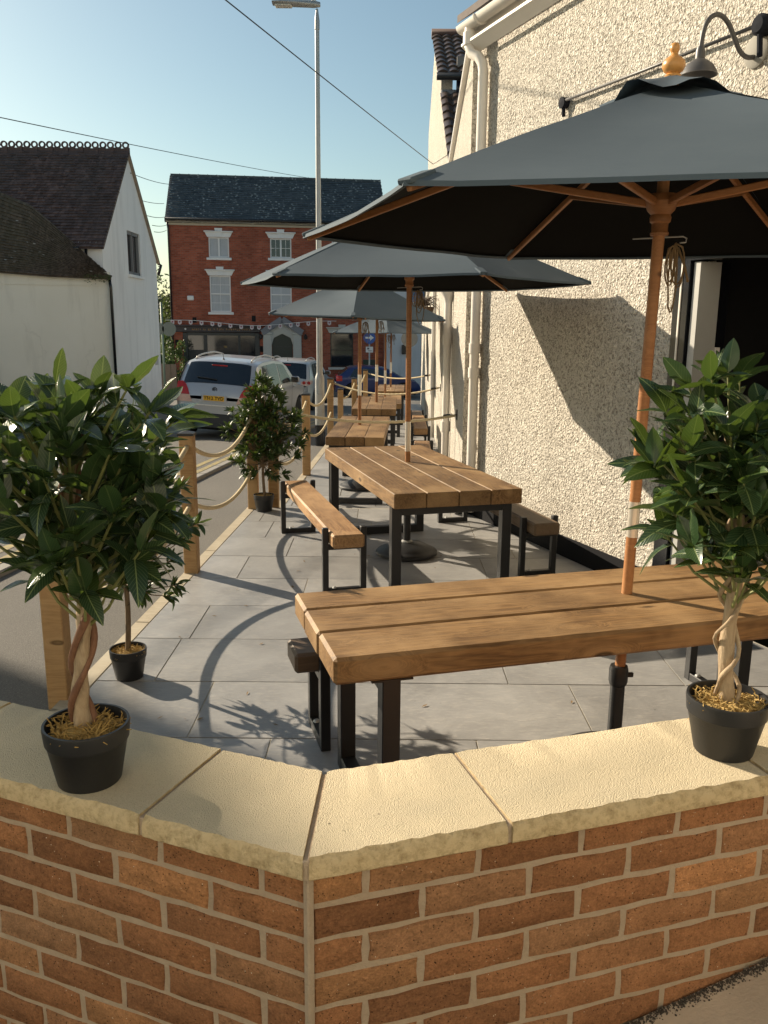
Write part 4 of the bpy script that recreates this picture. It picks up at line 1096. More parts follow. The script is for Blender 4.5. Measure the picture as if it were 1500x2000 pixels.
    for sg in (-1, 1):
        if lights == 'tall':
            def lp(pts): return [(sg*y, z) for y, z in pts]
            # wraps round the corner: upper red, lower clear
            def wrap(pts):
                mm = MB(); rows = []
                for (zz, y0, x1) in pts:
                    r_ = []
                    for i in range(9):
                        f = i/8
                        if f < .5: yv = y0+(half(0, zz)-.02-y0)*(f*2); p = rear(sg*yv, zz, .012)
                        else: xx = .02+(x1-.02)*((f-.5)*2); p = Vector((xx, sg*(half(xx, zz)+.012), zz))
                        r_.append(p)
                    rows.append(r_)
                mm.grid(rows if sg < 0 else [q[::-1] for q in rows]); return mm
            obj('tail_light', wrap([(1.20, hw-.20, .30), (1.14, hw-.28, .36), (1.05, hw-.34, .36), (.98, hw-.37, .32), (.93, hw-.39, .28)]), RED, t, smooth=True)
            obj('tail_light', wrap([(.925, hw-.39, .26), (.86, hw-.42, .2), (.78, hw-.45, .14)]), CLEAR, t, smooth=True)
            mm = MB(); mm.lathe([(.062, 0), (.05, .02), (0, .022)], (.01, sg*(hw-.17), .60), 18, Matrix.Rotation(-pi/2, 3, 'Y')); obj('fog_light', mm, RED, t, smooth=40)
        elif lights == 'oval':
            mm = MB(); rows = []
            for i in range(11):
                f = i/10; zz0 = .98+.04*f; hgt = .085*sin(pi*(.12+.8*f))**.5; r_ = []
                for j in range(5):
                    zz = zz0+hgt*(j-2)/2
                    if f < .65: p = rear(sg*(hw-.36+(.30)*(f/.65)), zz, .014)
                    else: xx = .03+.28*(f-.65)/.35; p = Vector((xx, sg*(half(xx, zz)+.014), zz))
                    r_.append(p)
                rows.append(r_)
            mm.grid(rows if sg > 0 else [q[::-1] for q in rows]); tl = obj('tail_light', mm, CLEAR, t, smooth=True)
            for yy in (hw-.26, hw-.10):
                mm = MB(); mm.lathe([(.058, 0), (.05, .016), (.0, .02)], rear(sg*yy, 1.0, .012), 18, Matrix.Rotation(-pi/2, 3, 'Y')); obj('lamp_ring', mm, RED, tl, smooth=40)
            mm = rear_patch([(sg*(hw-.22), .56), (sg*(hw-.1), .56), (sg*(hw-.1), .61), (sg*(hw-.22), .61)]); obj('reflector', mm, RED, t)
        else:
            mm = MB(); rows = []
            for i in range(7):
                f = i/6; r_ = []
                for j in range(5):
                    zz = .80+.06*j
                    if f < .5: p = rear(sg*(hw-.2+.17*f*2), zz, .012)
                    else: xx = .03+.26*(f-.5)*2; p = Vector((xx, sg*(half(xx, zz)+.012), zz))
                    r_.append(p)
                rows.append(r_)
            mm.grid(rows if sg > 0 else [q[::-1] for q in rows]); obj('tail_light', mm, CLEAR if False else RED, t, smooth=True)
    if clad:
        mm = MB(); rows = []
        for z in (.26, .32, .50, .545):
            rows.append([Vector((-.045+.09*abs(s/10)**3+(.02 if z in (.28,) else 0), s/10*(half(0, z)+.02), z)) for s in range(-10, 11)])
        rows.append([Vector((.02+.05*abs(s/10)**3, s/10*(half(0, .56)), .56)) for s in range(-10, 11)])
        mm.grid(rows[::-1]); obj('bumper', mm, CLAD, t, smooth=40)
        for sg in (-1, 1):
            mm = MB(); rows = []
            for i in range(13):
                a = pi*i/12; rows.append([Vector((wheels[0]+(wr+.07+e)*cos(a), sg*(half(wheels[0], .5)+oo), wr-.02+(wr+.07+e)*sin(a))) for e, oo in ((0, .0), (.0, .02), (.055, .02), (.06, .0))])
            mm.grid(rows if sg < 0 else [q[::-1] for q in rows]); obj('arch_trim', mm, CLAD, t)
    m = MB()
    for s in range(-9, 9): m.beam((-.02+.05*abs(s/10)**3, s/10*half(0, .73), .73), (-.02+.05*abs((s+1)/10)**3, (s+1)/10*half(0, .73), .73), .03, .022, 0)
    obj('trim_strip', m, CHROME, t)
    xb = top[-1][0]
    hz = [p for p in top if p[1] > belt+.3][0]
    m = MB(); q = P(hz[0]-.03, 0); m.box(q+Vector((-.02, 0, -.015)), (.03, .34, .028), None, .006); obj('brake_light', m, RED, t)
    m = MB(); q = P(hz[0]+.18, .0); m.lathe([(.028, 0), (.02, .02), (.006, .03)], q, 12); m.tube([q+Vector((0, 0, .02)), q+Vector((-.06, 0, .13))], .006, 6); obj('aerial', m, BLACK_METAL, t)
    m = MB(); q0 = P(xr0+.045, -.02); q1 = P(xr0+.07, .52); m.beam(q0+Vector((-.02, 0, .02)), q1+Vector((-.02, 0, .02)), .03, .018, .004); obj('wiper', m, BLACK_METAL, t)
    if plate:
        m = MB(); m.box((-.004, 0, .875), (.02, .56, .16), None, .01); re = obj('plate_recess', m, paint, t)
        m = MB(); m.box((-.016, 0, .88), (.008, .46, .105), None, .003); pl = obj('number_plate', m, plain('yellow_plate', (.72,.40,.015), .4, .05), t)
        cu = bpy.data.curves.new('registration', 'FONT'); cu.body = plate; cu.size = .098; cu.align_x = 'CENTER'; cu.align_y = 'CENTER'; cu.extrude = .001; cu.space_character = 1.05
        cu.offset = .0022
        tmp = bpy.data.objects.new('registration_curve', cu); COL.objects.link(tmp)
        me = bpy.data.meshes.new_from_object(tmp.evaluated_get(bpy.context.evaluated_depsgraph_get()))
        bpy.data.objects.remove(tmp); me.materials.clear(); me.materials.append(BLACK_PAINT)
        tx = bpy.data.objects.new('registration', me); COL.objects.link(tx); tx.parent = pl
        tx.matrix_local = Matrix.Translation((-.0215, 0, .88)) @ Matrix(((0, 0, -1), (-1, 0, 0), (0, 1, 0))).to_4x4()
        m = MB(); m.tube([Vector((rear(.0, 1.06, .012).x, .05*cos(a), 1.06+.05*sin(a))) for a in [2*pi*i/24 for i in range(25)]], .008, 6)
        xe = rear(0, 1.06, .012).x
        m.tube([(xe, .02, 1.035), (xe, -.008, 1.035), (xe, -.012, 1.075), (xe, .018, 1.085), (xe, .03, 1.06)], .010, 6); m.tube([(xe, .02, 1.035), (xe, .022, 1.07)], .008, 6)
        obj('emblem', m, BLACK_METAL, t, smooth=True)
    for sg in (-1, 1):
        for xd in seg['doors']:
            m = MB()
            for i in range(12):
                z0 = .42+(belt-.42)*i/12; z1 = .42+(belt-.42)*(i+1)/12
                m.beam((xd, sg*(half(xd, z0)+.0008), z0), (xd, sg*(half(xd, z1)+.0008), z1), .008, .003, 0, up=(0, 1, 0))
            obj('door_seam', m, BLACK_METAL, t)
            m = MB(); m.box((xd+.18, sg*(half(xd, .9)+.012), belt-.10), (.18, .03, .035), None, .01); obj('door_handle', m, paint, t)
    return t
def car_paint(name, col, metal=.55, rough=.28):
    t = NT(name); v = t.coord('Object'); n = t.noise(v, 3, 4)
    return t.fin(t.mix(n, tuple(x*.93 for x in col), col), rough, None, .5, metal, **{'Coat Weight': .6, 'Coat Roughness': .08})
SILVER = car_paint('silver_car_paint', (.44,.46,.50), .35); SILVER2 = car_paint('pale_silver_car_paint', (.52,.53,.54), .35); BLUE = car_paint('blue_car_paint', (.006,.022,.12), .3)
suv_top = [(0, .90), (.02, 1.0), (.06, 1.09), (.10, 1.18), (.40, 1.60), (.52, 1.655), (.9, 1.70), (1.7, 1.72), (2.4, 1.67), (2.75, 1.56), (3.35, 1.13), (3.6, 1.06), (4.2, .99), (4.45, .86), (4.6, .62)]
suv_seg = dict(rear_glass=(.095, .41), screen=(2.74, 3.33), side=[(.55, .98, .78, 1.06), (1.06, 1.90, 1.10, 1.90), (1.98, 3.02, 1.98, 2.52)], mirror=2.85, rails=(.55, 2.5), doors=(1.02, 1.94, 2.98))
def on_heading(x, y, z, hd): return (x, y, z)
car('parked_car', 'silver estate style car with a yellow number plate, parked nearest the terrace', (-3.70, 18.2, zg(18.2)-.02), radians(90-8.5), radians(3.0), 4.6, 1.88, suv_top, 1.10, SILVER, suv_seg, 'tall', 'YS12 TVD')
s2_top = [(0, .92), (.02, 1.02), (.08, 1.12), (.36, 1.60), (.48, 1.66), (.9, 1.71), (1.7, 1.72), (2.3, 1.68), (2.7, 1.57), (3.4, 1.14), (3.6, 1.08), (4.2, 1.0), (4.5, .86), (4.6, .62)]
s2_seg = dict(rear_glass=(.085, .37), screen=(2.69, 3.38), side=[(.5, .95, .68, 1.02), (1.03, 1.85, 1.08, 1.85), (1.93, 3.0, 1.93, 2.5)], mirror=2.85, rails=(.6, 2.4), doors=(.98, 1.89, 2.98))
car('parked_car', 'pale silver car with round twin tail lights, parked beyond the nearest car', (-3.42, 28.6, zg(28.6)-.02), radians(90-5), radians(2.0), 4.6, 1.86, s2_top, 1.12, SILVER2, s2_seg, 'oval', None)
h_top = [(0, .82), (.03, .95), (.10, 1.02), (.55, 1.40), (.75, 1.46), (1.4, 1.49), (2.1, 1.45), (2.4, 1.36), (3.1, .98), (3.3, .92), (3.7, .82), (3.9, .66), (3.98, .5)]
h_seg = dict(rear_glass=(.13, .54), screen=(2.38, 3.06), side=[(.62, 1.0, .85, 1.06), (1.06, 2.75, 1.12, 2.25)], mirror=2.55, rails=(.6, 2), doors=(1.03, 2.68))
car('parked_car', 'dark blue hatchback parked side on in front of the brick building', (-2.35, 40.2, zg(40.2)-.02), radians(6), 0, 3.98, 1.68, h_top, .94, BLUE, h_seg, 'small', None, clad=False, rails=False)

# ================================================================ RED BRICK BUILDING ACROSS THE STREET
def red_brick():
    t = NT('old_red_brickwork'); tc = t.n('ShaderNodeTexCoord'); sp = t.n('ShaderNodeSeparateXYZ', i_0=tc.outputs['Object'])
    v = t.n('ShaderNodeCombineXYZ', i_X=sp.outputs[0], i_Y=sp.outputs[2], i_Z=sp.outputs[1]).outputs[0]
    b = t.n('ShaderNodeTexBrick', i_Vector=v, i_Scale=1.0); b.inputs['Brick Width'].default_value = .24; b.inputs['Row Height'].default_value = .09; b.inputs['Mortar Size'].default_value = .011; b.inputs['Mortar Smooth'].default_value = .3
    b.inputs['Color1'].default_value = (.235,.058,.034,1); b.inputs['Color2'].default_value = (.36,.105,.06,1); b.inputs['Mortar'].default_value = (.22,.125,.095,1)
    n = t.noise(tc.outputs['Object'], .8, 6, .65); n2 = t.noise(tc.outputs['Object'], 6, 4)
    c = t.mix(1.0, b.outputs['Color'], t.ramp(n, [(.3, .72), (.7, 1.2)]), 'MULTIPLY')
    c = t.mix(t.ramp(n2, [(.62, 0), (.75, .5)]), c, (.30,.17,.13))
    return t.fin(c, .9, t.bump(b.outputs['Fac'], -.4, .01), .2)
RB = red_brick()
def slate():
    t = NT('lichen_slate'); v = t.coord('Object'); oi = t.noise(v, 5.5, 2)
    n = t.n('ShaderNodeNewGeometry').outputs['Random Per Island']; c = t.mix(n, (.042,.054,.064), (.085,.102,.115))
    c = t.mix(t.ramp(oi, [(.4, 0), (.7, .6)]), c, (.10,.115,.12))
    l = t.math('MULTIPLY', t.ramp(t.vor(v, 5.0).outputs['Distance'], [(.20, 1), (.34, 0)]), t.ramp(t.noise(v, 1.3, 3), [(.42, 0), (.56, 1)]))
    c = t.mix(t.math('MULTIPLY', l, .75), c, (.40,.43,.42))
    return t.fin(c, .75, None, .3)
SLATE = slate()
HD = atan2(.126, .992)
rb = thing('brick_building', 'three storey red brick building with a slate roof and a dark shopfront', 'building', (-11.84, 46, -1.75), HD)
Z0 = -1.75; BL = 11.85; EV = 7.0; XA = .5
def zz(z): return z-Z0
openings = [('w', 2.55, 3.60, 5.22, 6.24), ('w', 5.74, 6.86, 5.25, 6.24), ('w', 9.0, 10.1, 5.24, 6.24), ('w', 2.54, 3.63, 2.43, 4.30), ('w', 5.71, 6.84, 2.43, 4.30), ('w', 8.95, 10.1, 2.43, 4.30), ('w', 8.9, 10.16, -.45, 1.38), ('s', 1.04, 5.09, Z0, 1.40), ('d', 5.75, 6.85, Z0, 1.31)]
xs = sorted({XA, BL, *[o[1] for o in openings], *[o[2] for o in openings]}); zs = sorted({Z0, EV, *[o[3] for o in openings], *[o[4] for o in openings]})
m = MB()
for a, b in zip(xs, xs[1:]):
    for c, d in zip(zs, zs[1:]):
        mx, mz = (a+b)/2, (c+d)/2
        if any(o[1] < mx < o[2] and o[3] < mz < o[4] for o in openings): continue
        m.add([(a, 0, zz(c)), (b, 0, zz(c)), (b, 0, zz(d)), (a, 0, zz(d))], [(0, 1, 2, 3)])
for o in openings:
    a, b, c, d = o[1:]; r = .16
    m.add([(a, 0, zz(c)), (b, 0, zz(c)), (b, 0, zz(d)), (a, 0, zz(d)), (a, r, zz(c)), (b, r, zz(c)), (b, r, zz(d)), (a, r, zz(d))], [(0, 4, 5, 1), (1, 5, 6, 2), (2, 6, 7, 3), (3, 7, 4, 0)])
RH = 9.62; HALF = 3.2
m.add([(XA, 0, zz(Z0)), (XA, 0, zz(EV)), (XA, HALF, zz(RH)), (XA, 2*HALF, zz(EV)), (XA, 2*HALF, zz(Z0))], [(0, 1, 2, 3, 4)])
m.add([(BL, 0, zz(Z0)), (BL, 0, zz(EV)), (BL, HALF, zz(RH)), (BL, 2*HALF, zz(EV)), (BL, 2*HALF, zz(Z0))], [(4, 3, 2, 1, 0)])
m.add([(XA, 2*HALF, 0), (XA, 2*HALF, zz(EV)), (BL, 2*HALF, zz(EV)), (BL, 2*HALF, 0)], [(0, 1, 2, 3)])
m.add([(XA+.1, .9, 0), (BL-.1, .9, 0), (BL-.1, .9, zz(EV)), (XA+.1, .9, zz(EV))], [(0, 1, 2, 3)])
obj('wall', m, RB, rb)
m = MB(); m.box(((BL+XA)/2, -.06, zz(EV)-.14), (BL-XA+.06, .13, .14), None, .02); m.box(((BL+XA)/2, -.10, zz(EV)-.02), (BL-XA+.12, .21, .10), None, .02); obj('cornice', m, CREAM, rb)
m = MB(); m.tube([(XA-.12, -.26, zz(EV)+.08), (BL+.1, -.26, zz(EV)+.08)], .075, 8); obj('gutter', m, BLACK_PAINT, rb, smooth=True)
m = MB(); m.tube([(XA-.02, -.12, zz(EV)), (XA+.02, -.08, zz(EV)-.4), (XA+.02, -.08, 0)], .05, 8); obj('drainpipe', m, BLACK_PAINT, rb, smooth=True)
# slate courses
m = MB(); random.seed(2); SLO = sqrt(HALF**2+(RH-EV)**2); u = Vector((0, HALF, RH-EV)).normalized(); nv = Vector((0, -u.z, u.y))
rows_ = 24
for i in range(rows_):
    s0 = -.25+(SLO+.25)*i/rows_; s1 = s0+(SLO+.25)/rows_*1.25; x = XA-.14-(.13 if i % 2 else 0)
    while x < BL+.14:
        x0, x1 = max(XA-.14, x), min(BL+.14, x+.27)
        if x1-x0 > .03:
            lift = random.uniform(.006, .022)
            a = Vector((0, 0, zz(EV)+.10))+u*s0+nv*(.035+lift); b = Vector((0, 0, zz(EV)+.10))+u*min(s1, SLO)+nv*.012
            c0 = a-nv*.03
            m.add([(x0+.004, a.y, a.z), (x1-.004, a.y, a.z), (x1-.004, b.y, b.z), (x0+.004, b.y, b.z), (x0+.004, c0.y, c0.z), (x1-.004, c0.y, c0.z)], [(0, 1, 2, 3), (4, 5, 1, 0)])
        x += .27
roof = obj('roof_slates', m, SLATE, rb); roof['kind'] = 'stuff'
m = MB(); a = Vector((0, 0, zz(EV)+.09)); m.add([(XA-.13, -.2, zz(EV)-.1), (BL+.13, -.2, zz(EV)-.1), (BL+.13, HALF, zz(RH)+.08), (XA-.13, HALF, zz(RH)+.08), (BL+.13, 2*HALF+.2, zz(EV)-.1), (XA-.13, 2*HALF+.2, zz(EV)-.1)], [(0, 1, 2, 3), (3, 2, 4, 5)]); obj('roof', m, SLATE, rb)
for i in range(23):
    m = MB(); x = XA-.1+i*.503; m.tube([(x, HALF, zz(RH)+.12), (x+.49, HALF, zz(RH)+.12)], .085, 8); m.tube([(x+.46, HALF, zz(RH)+.12), (x+.505, HALF, zz(RH)+.12)], .10, 8); obj('ridge_tile', m, SLATE, rb, smooth=40)
for idx, (kind, a, b, c, d) in enumerate(openings):
    if kind != 'w': continue
    ground = d < 2; W = b-a; H = d-c
    f = MB(); y = .07; ft = .065
    for (x0, x1, z0, z1) in ((a, a+ft, c, d), (b-ft, b, c, d), (a+ft, b-ft, d-ft, d), (a+ft, b-ft, c, c+ft)): f.box(((x0+x1)/2, y, zz((z0+z1)/2)), (x1-x0, .08, z1-z0))
    if H > 1.5:
        f.box(((a+b)/2, y-.01, zz((c+d)/2)), (W-2*ft, .07, .06))
    else: f.box(((a+b)/2, y-.01, zz((c+d)/2)), (.085, .07, H-2*ft))
    fo = obj('window_frame', f, WHITE_PAINT if not ground else BLACK_PAINT, rb)
    cols = [(a+ft, (a+b)/2-.03), ((a+b)/2+.03, b-ft)] if H < 1.5 else [(a+ft, b-ft)]
    g = MB(); g.box(((a+b)/2, y+.02, zz((c+d)/2)), (W-.1, .012, H-.1)); obj('pane', g, GLASS_DARK, fo)
    bars = MB()
    for (x0, x1) in cols:
        if H < 1.5: bars.box(((x0+x1)/2, y, zz((c+d)/2)), (.022, .03, H-.12)); bars.box(((x0+x1)/2, y, zz((c+d)/2)), (x1-x0, .03, .022))
        elif not ground:
            for q in (c+(d-c)*.25, c+(d-c)*.75): bars.box(((x0+x1)/2, y, zz(q)), (x1-x0, .03, .022))
            bars.box(((x0+x1)/2, y, zz((c+d)/2)), (.022, .03, H-.14))
    if bars.v and idx != 0: obj('glazing_bar', bars, WHITE_PAINT, fo)
    if idx in (0, 3, 4, 2, 5):          # net curtains just behind the glass
        cu = MB(); rws = []
        for i in range(41):
            x = a+.07+(W-.14)*i/40; yy = y+.010+.004*sin(i*1.7)
            rws.append([(x, yy, zz(c+.06)), (x, yy, zz(d-.06))])
        cu.grid(rws); obj('curtain', cu, CURTAIN, fo, smooth=True)
    s_ = MB(); s_.box(((a+b)/2, -.04, zz(c)-.075), (W+.24, .2, .13), None, .012); obj('sill', s_, WHITE_PAINT if not ground else STONE_PAINT, rb)
    l = MB(); zb_, zt_ = zz(d)+.005, zz(d)+.31
    l.prism([(a-.06, -.05, zb_), (b+.06, -.05, zb_), (b+.22, -.05, zt_), (a-.22, -.05, zt_)], (0, .12, 0))
    l.box(((a+b)/2, -.06, zt_-.03), (W+.46, .18, .06), None, .012)
    l.prism([((a+b)/2-.13, -.10, zb_), ((a+b)/2+.13, -.10, zb_), ((a+b)/2+.2, -.10, zt_+.14), ((a+b)/2-.2, -.10, zt_+.14)], (0, .14, 0))
    obj('lintel', l, WHITE_PAINT if not ground else STONE_PAINT, rb)
# shopfront
SHOP = plain('dark_teal_shop_paint', (.012,.022,.028), .4, .2)
sf = MB()
for (x0, x1, z0, z1) in ((1.04, 1.28, Z0, 1.34), (2.12, 2.30, Z0, 1.2), (3.94, 4.06, Z0, 1.2), (4.84, 5.09, Z0, 1.34), (1.28, 4.84, 1.2, 1.36), (2.30, 4.84, Z0, -1.15)): sf.box(((x0+x1)/2, .04, zz((z0+z1)/2)), (x1-x0, .14, z1-z0), None, .01)
shop = obj('shopfront', sf, SHOP, rb)
for (x0, x1, z0) in ((1.28, 2.12, Z0), (2.30, 3.94, -1.15), (4.06, 4.84, -1.15)):
    g = MB(); g.box(((x0+x1)/2, .09, zz((z0+1.2)/2)), (x1-x0, .012, 1.2-z0)); obj('pane', g, GLASS_DARK, shop)
d_ = MB(); d_.box((1.70, .075, zz((Z0+.45)/2)), (.8, .03, .45-Z0-.02), None, .005); obj('shop_door', d_, SHOP, shop)
fb = MB(); fb.box((2.9, -.06, zz(1.52)), (4.45, .16, .30), None, .02); fb.box((2.9, -.12, zz(1.70)), (4.7, .34, .09), None, .02); fa = obj('fascia_board', fb, plain('fascia_paint', (.022,.02,.028), .45, .2), rb)
gm = MB(); random.seed(8); x = 1.55
GOLD = plain('gold_lettering', (.32,.17,.05), .5, .3)
while x < 4.6:
    w = random.choice((.06, .075, .05)); h = .085
    for q in range(random.choice((2, 3))): gm.box((x+random.uniform(0, w), -.143, zz(1.52)+random.uniform(-.02, .02)), (.016, .004, h*random.uniform(.7, 1)))
    gm.box((x+w/2, -.143, zz(1.52)+random.choice((-.04, 0, .04))), (w, .004, .014)); x += w+.035+(.09 if random.random() < .14 else 0)
obj('lettering', gm, GOLD, fa)['kind'] = 'stuff'
m = MB(); m.lathe([(.05, 0), (.05, .02), (0, .025)], (1.2, -.14, zz(1.53)), 12, Matrix.Rotation(pi/2, 3, 'X')); obj('roundel', m, WHITE_PAINT, fa)
# things standing in the shop window
for k, (x, z, h, c) in enumerate(((2.7, -1.1, 1.2, (.05,.035,.03)), (3.25, .2, .8, (.22,.15,.06)), (3.5, -1.1, 1.0, (.03,.05,.04)), (4.4, -1.1, 1.1, (.10,.09,.07)))):
    m = MB(); m.lathe([(.02, 0), (.22, h*.2), (.26, h*.55), (.12, h*.85), (.0, h)], (x, .32, zz(z)), 10); obj('display', m, plain('display_%d' % k if False else 'shop_display', c, .8, .4), shop, smooth=True)
# arched door surround
m = MB(); y0 = -.10
for sx in (5.50, 7.10): m.box((sx, y0+.05, zz((Z0+1.3)/2)), (.46, .26, 1.3-Z0), None, .02); m.box((sx, y0+.04, zz(1.33)), (.56, .32, .12), None, .02)
ar = [(5.74+.0, zz(.75))]+[(6.3-.56*cos(a), zz(.75)+.56*sin(a)) for a in [pi*i/16 for i in range(17)]]
po = [(x, y0-.02, z) for x, z in ar[1:]]
o1 = [(6.3-.8*cos(a)*1.0, y0-.02, zz(.75)+.85*sin(a)+.0) for a in [pi*i/16 for i in range(17)]]
for i in range(16): m.prism([po[i], po[i+1], o1[i+1], o1[i]], (0, .24, 0))
m.prism([(5.45, y0, zz(1.4)), (7.15, y0, zz(1.4)), (6.3, y0, zz(2.0))], (0, .2, 0))
m.prism([(5.5, y0+.02, zz(.75)), (5.5, y0+.02, zz(1.4)), (7.1, y0+.02, zz(1.4)), (7.1, y0+.02, zz(.75)), (6.86, y0+.02, zz(.75)), (6.75, y0+.02, zz(1.1)), (6.3, y0+.02, zz(1.32)), (5.85, y0+.02, zz(1.1)), (5.74, y0+.02, zz(.75))], (0, .15, 0))
sur = obj('door_surround', m, STONE_PAINT, rb)
m = MB()
for sg in (-1, 1): m.beam((6.3+sg*1.08, y0-.08, zz(1.36)), (6.3, y0-.08, zz(2.08)), .34, .10, .01, up=(0, 1, 0))
obj('pediment', m, LEAD, rb)
m = MB(); m.box((6.3, .1, zz((Z0+1.3)/2)), (1.1, .06, 1.3-Z0)); dr = obj('door', m, plain('dark_green_door', (.010,.022,.020), .4, .2), rb)
m = MB(); m.box((6.3, .06, zz(.62)), (1.06, .03, .05)); m.box((6.3, .06, zz(-.4)), (.05, .03, 1.9)); obj('transom', m, SHOP, dr)
m = MB(); m.box((1.52, -.05, zz(3.13)), (.34, .1, .24), None, .03); obj('alarm_box', m, WHITE_PAINT, rb)
for (x, z, h) in ((.73, .82, .3), (1.68, 2.0, .28), (4.8, 2.1, .3), (5.2, .5, .3)):
    m = MB(); m.box((x, -.01, zz(z)), (.2, .03, h), None, .004); obj('air_brick', m, DARK_CAVITY, rb)
for sx in (5.15, 7.55):
    m = MB(); m.lathe([(.0, 0), (.08, .06), (.1, .2), (.03, .3), (0, .32)], (sx, -.2, zz(1.0)), 10); m.beam((sx, 0, zz(1.3)), (sx, -.2, zz(1.3)), .02, .02); obj('wall_lantern', m, BLACK_METAL, rb, smooth=40)
m = MB(); m.box((BL-.75, -.03, zz(-.9)), (.8, .06, 1.7), None, .01); obj('side_door', m, plain('deep_green_door', (.008,.03,.022), .4), rb)
# white painted neighbour to the right
nb = thing('white_building', 'white painted brick building beyond the blue car, partly behind the parasols', 'building', (.0, 46.5, -1.75), HD)
m = MB(); m.prism([(0.05, 0, 0), (9, 0, 0), (9, 0, 6.5), (0.05, 0, 6.5)], (0, 5, 0)); obj('wall', m, render_white('white_painted_brick', (.52,.53,.56), (.62,.63,.66)), nb)
for (x, z, w, h, mm_) in ((2.35, 2.25, .75, 2.4, BLACK_PAINT), (1.7, 5.3, .9, 1.5, BLACK_PAINT)):
    f = MB(); f.box((x, -.03, z), (w, .1, h), None, .01); fo = obj('window_frame', f, mm_, nb); g = MB(); g.box((x, -.085, z), (w-.16, .012, h-.16)); obj('pane', g, plain('blue_pane', (.03,.09,.2), .2) if z > 4 else GLASS_DARK, fo)
m = MB(); m.box((1.0, -.08, 2.3), (.24, .16, .5), None, .02); obj('post_box', m, BLACK_PAINT, nb)
m = MB(); m.prism([(-.1, -.3, 6.4), (9.2, -.3, 6.4), (9.2, 2.6, 8.8), (-.1, 2.6, 8.8)], (0, 0, .1)); obj('roof', m, SLATE, nb)
# bunting
bt = thing('bunting', 'string of small pale flags hung along the brick building front', 'bunting', (-11.84, 46, .0), HD)
m = MB(); pts = []
for i in range(49):
    f = i/48; x = .2+9.0*f; pts.append((x, -.42, 1.98-.16*4*f*(1-f)+.08*sin(f*9)))
m.tube(pts, .012, 5); obj('cord', m, WHITE_PAINT, bt)
FLAG = plain('bunting_flag', (.55,.50,.52), .8, .2)
fm = MB(); fm.prism([(-.095, 0, 0), (.095, 0, 0), (.095, 0, -.17), (0, 0, -.23), (-.095, 0, -.17)], (0, .01, 0))
fme = mesh('flag', fm, FLAG); em = MB(); em.prism([(-.045, -.006, -.05), (.045, -.006, -.05), (.03, -.006, -.13), (-.03, -.006, -.13)], (0, .004, 0)); eme = mesh('emblem', em, plain('flag_print', (.22,.05,.10), .8))
for i in range(17):
    p = pts[2+int(i*2.75)]; o = obj('flag', fme, None, bt, loc=p); obj('emblem', eme, None, o)

# ================================================================ WHITE HOUSE ON THE LEFT
GX, YA, YB, GE, GA = -8.36, 26.0, 32.0, 4.12, 7.12
house = thing('white_house', 'white rendered house with a steep brown tiled roof and pierced ridge tiles', 'house', (GX, YA, -1.0))
YM = (YA+YB)/2
m = MB()
wy0, wy1, wz0, wz1 = 28.55, 30.0, 3.35, 4.72
gp = [(YA, -1.6), (YB, -1.6), (YB, GE), (YM, GA), (YA, GE)]
# gable wall with a window opening, built from strips
def gtop(y): return GE+(GA-GE)*(1-abs(y-YM)/(YM-YA))
ysn = [YA, 27.3, wy0, YM, wy1, 31, YB]
for a, b in zip(ysn, ysn[1:]):
    if wy0 <= a < wy1:
        m.add([(GX, a, -1.6), (GX, b, -1.6), (GX, b, wz0), (GX, a, wz0)], [(0, 1, 2, 3)]); m.add([(GX, a, wz1), (GX, b, wz1), (GX, b, gtop(b)), (GX, a, gtop(a))], [(0, 1, 2, 3)])
    else: m.add([(GX, a, -1.6), (GX, b, -1.6), (GX, b, gtop(b)), (GX, a, gtop(a))], [(0, 1, 2, 3)])
r = -.18
m.add([(GX, wy0, wz0), (GX, wy1, wz0), (GX, wy1, wz1), (GX, wy0, wz1), (GX+r, wy0, wz0), (GX+r, wy1, wz0), (GX+r, wy1, wz1), (GX+r, wy0, wz1)], [(0, 4, 5, 1), (1, 5, 6, 2), (2, 6, 7, 3), (3, 7, 4, 0)])
m.add([(GX, YA, -1.6), (GX-14, YA, -1.6), (GX-14, YA, GE), (GX, YA, GE)], [(3, 2, 1, 0)])
m.add([(GX, YB, -1.6), (GX-14, YB, -1.6), (GX-14, YB, GE), (GX, YB, GE)], [(0, 1, 2, 3)])
m.add([(GX-.5, wy0-.5, 2.5), (GX-.5, wy1+.5, 2.5), (GX-.5, wy1+.5, 5), (GX-.5, wy0-.5, 5)], [(0, 1, 2, 3)])
obj('wall', m, RENDER_HOUSE, house, world=True)
f = MB()
for (y0, y1, z0, z1) in ((wy0, wy0+.1, wz0, wz1), (wy1-.1, wy1, wz0, wz1), (wy0, wy1, wz0, wz0+.1), (wy0, wy1, wz1-.1, wz1), ((wy0+wy1)/2-.04, (wy0+wy1)/2+.04, wz0, wz1)): f.box((GX-.09, (y0+y1)/2, (z0+z1)/2), (.08, y1-y0-.002, z1-z0-.002))
wf = obj('window_frame', f, plain('grey_window_frame', (.22,.22,.22), .5), house, world=True)
g = MB(); g.box((GX-.12, (wy0+wy1)/2, (wz0+wz1)/2), (.012, wy1-wy0, wz1-wz0)); obj('pane', g, GLASS_DARK, wf, world=True)
m = MB(); m.box((GX+.03, (wy0+wy1)/2, wz0-.05), (.12, wy1-wy0+.2, .09), None, .01); obj('sill', m, RENDER_HOUSE, house, world=True)
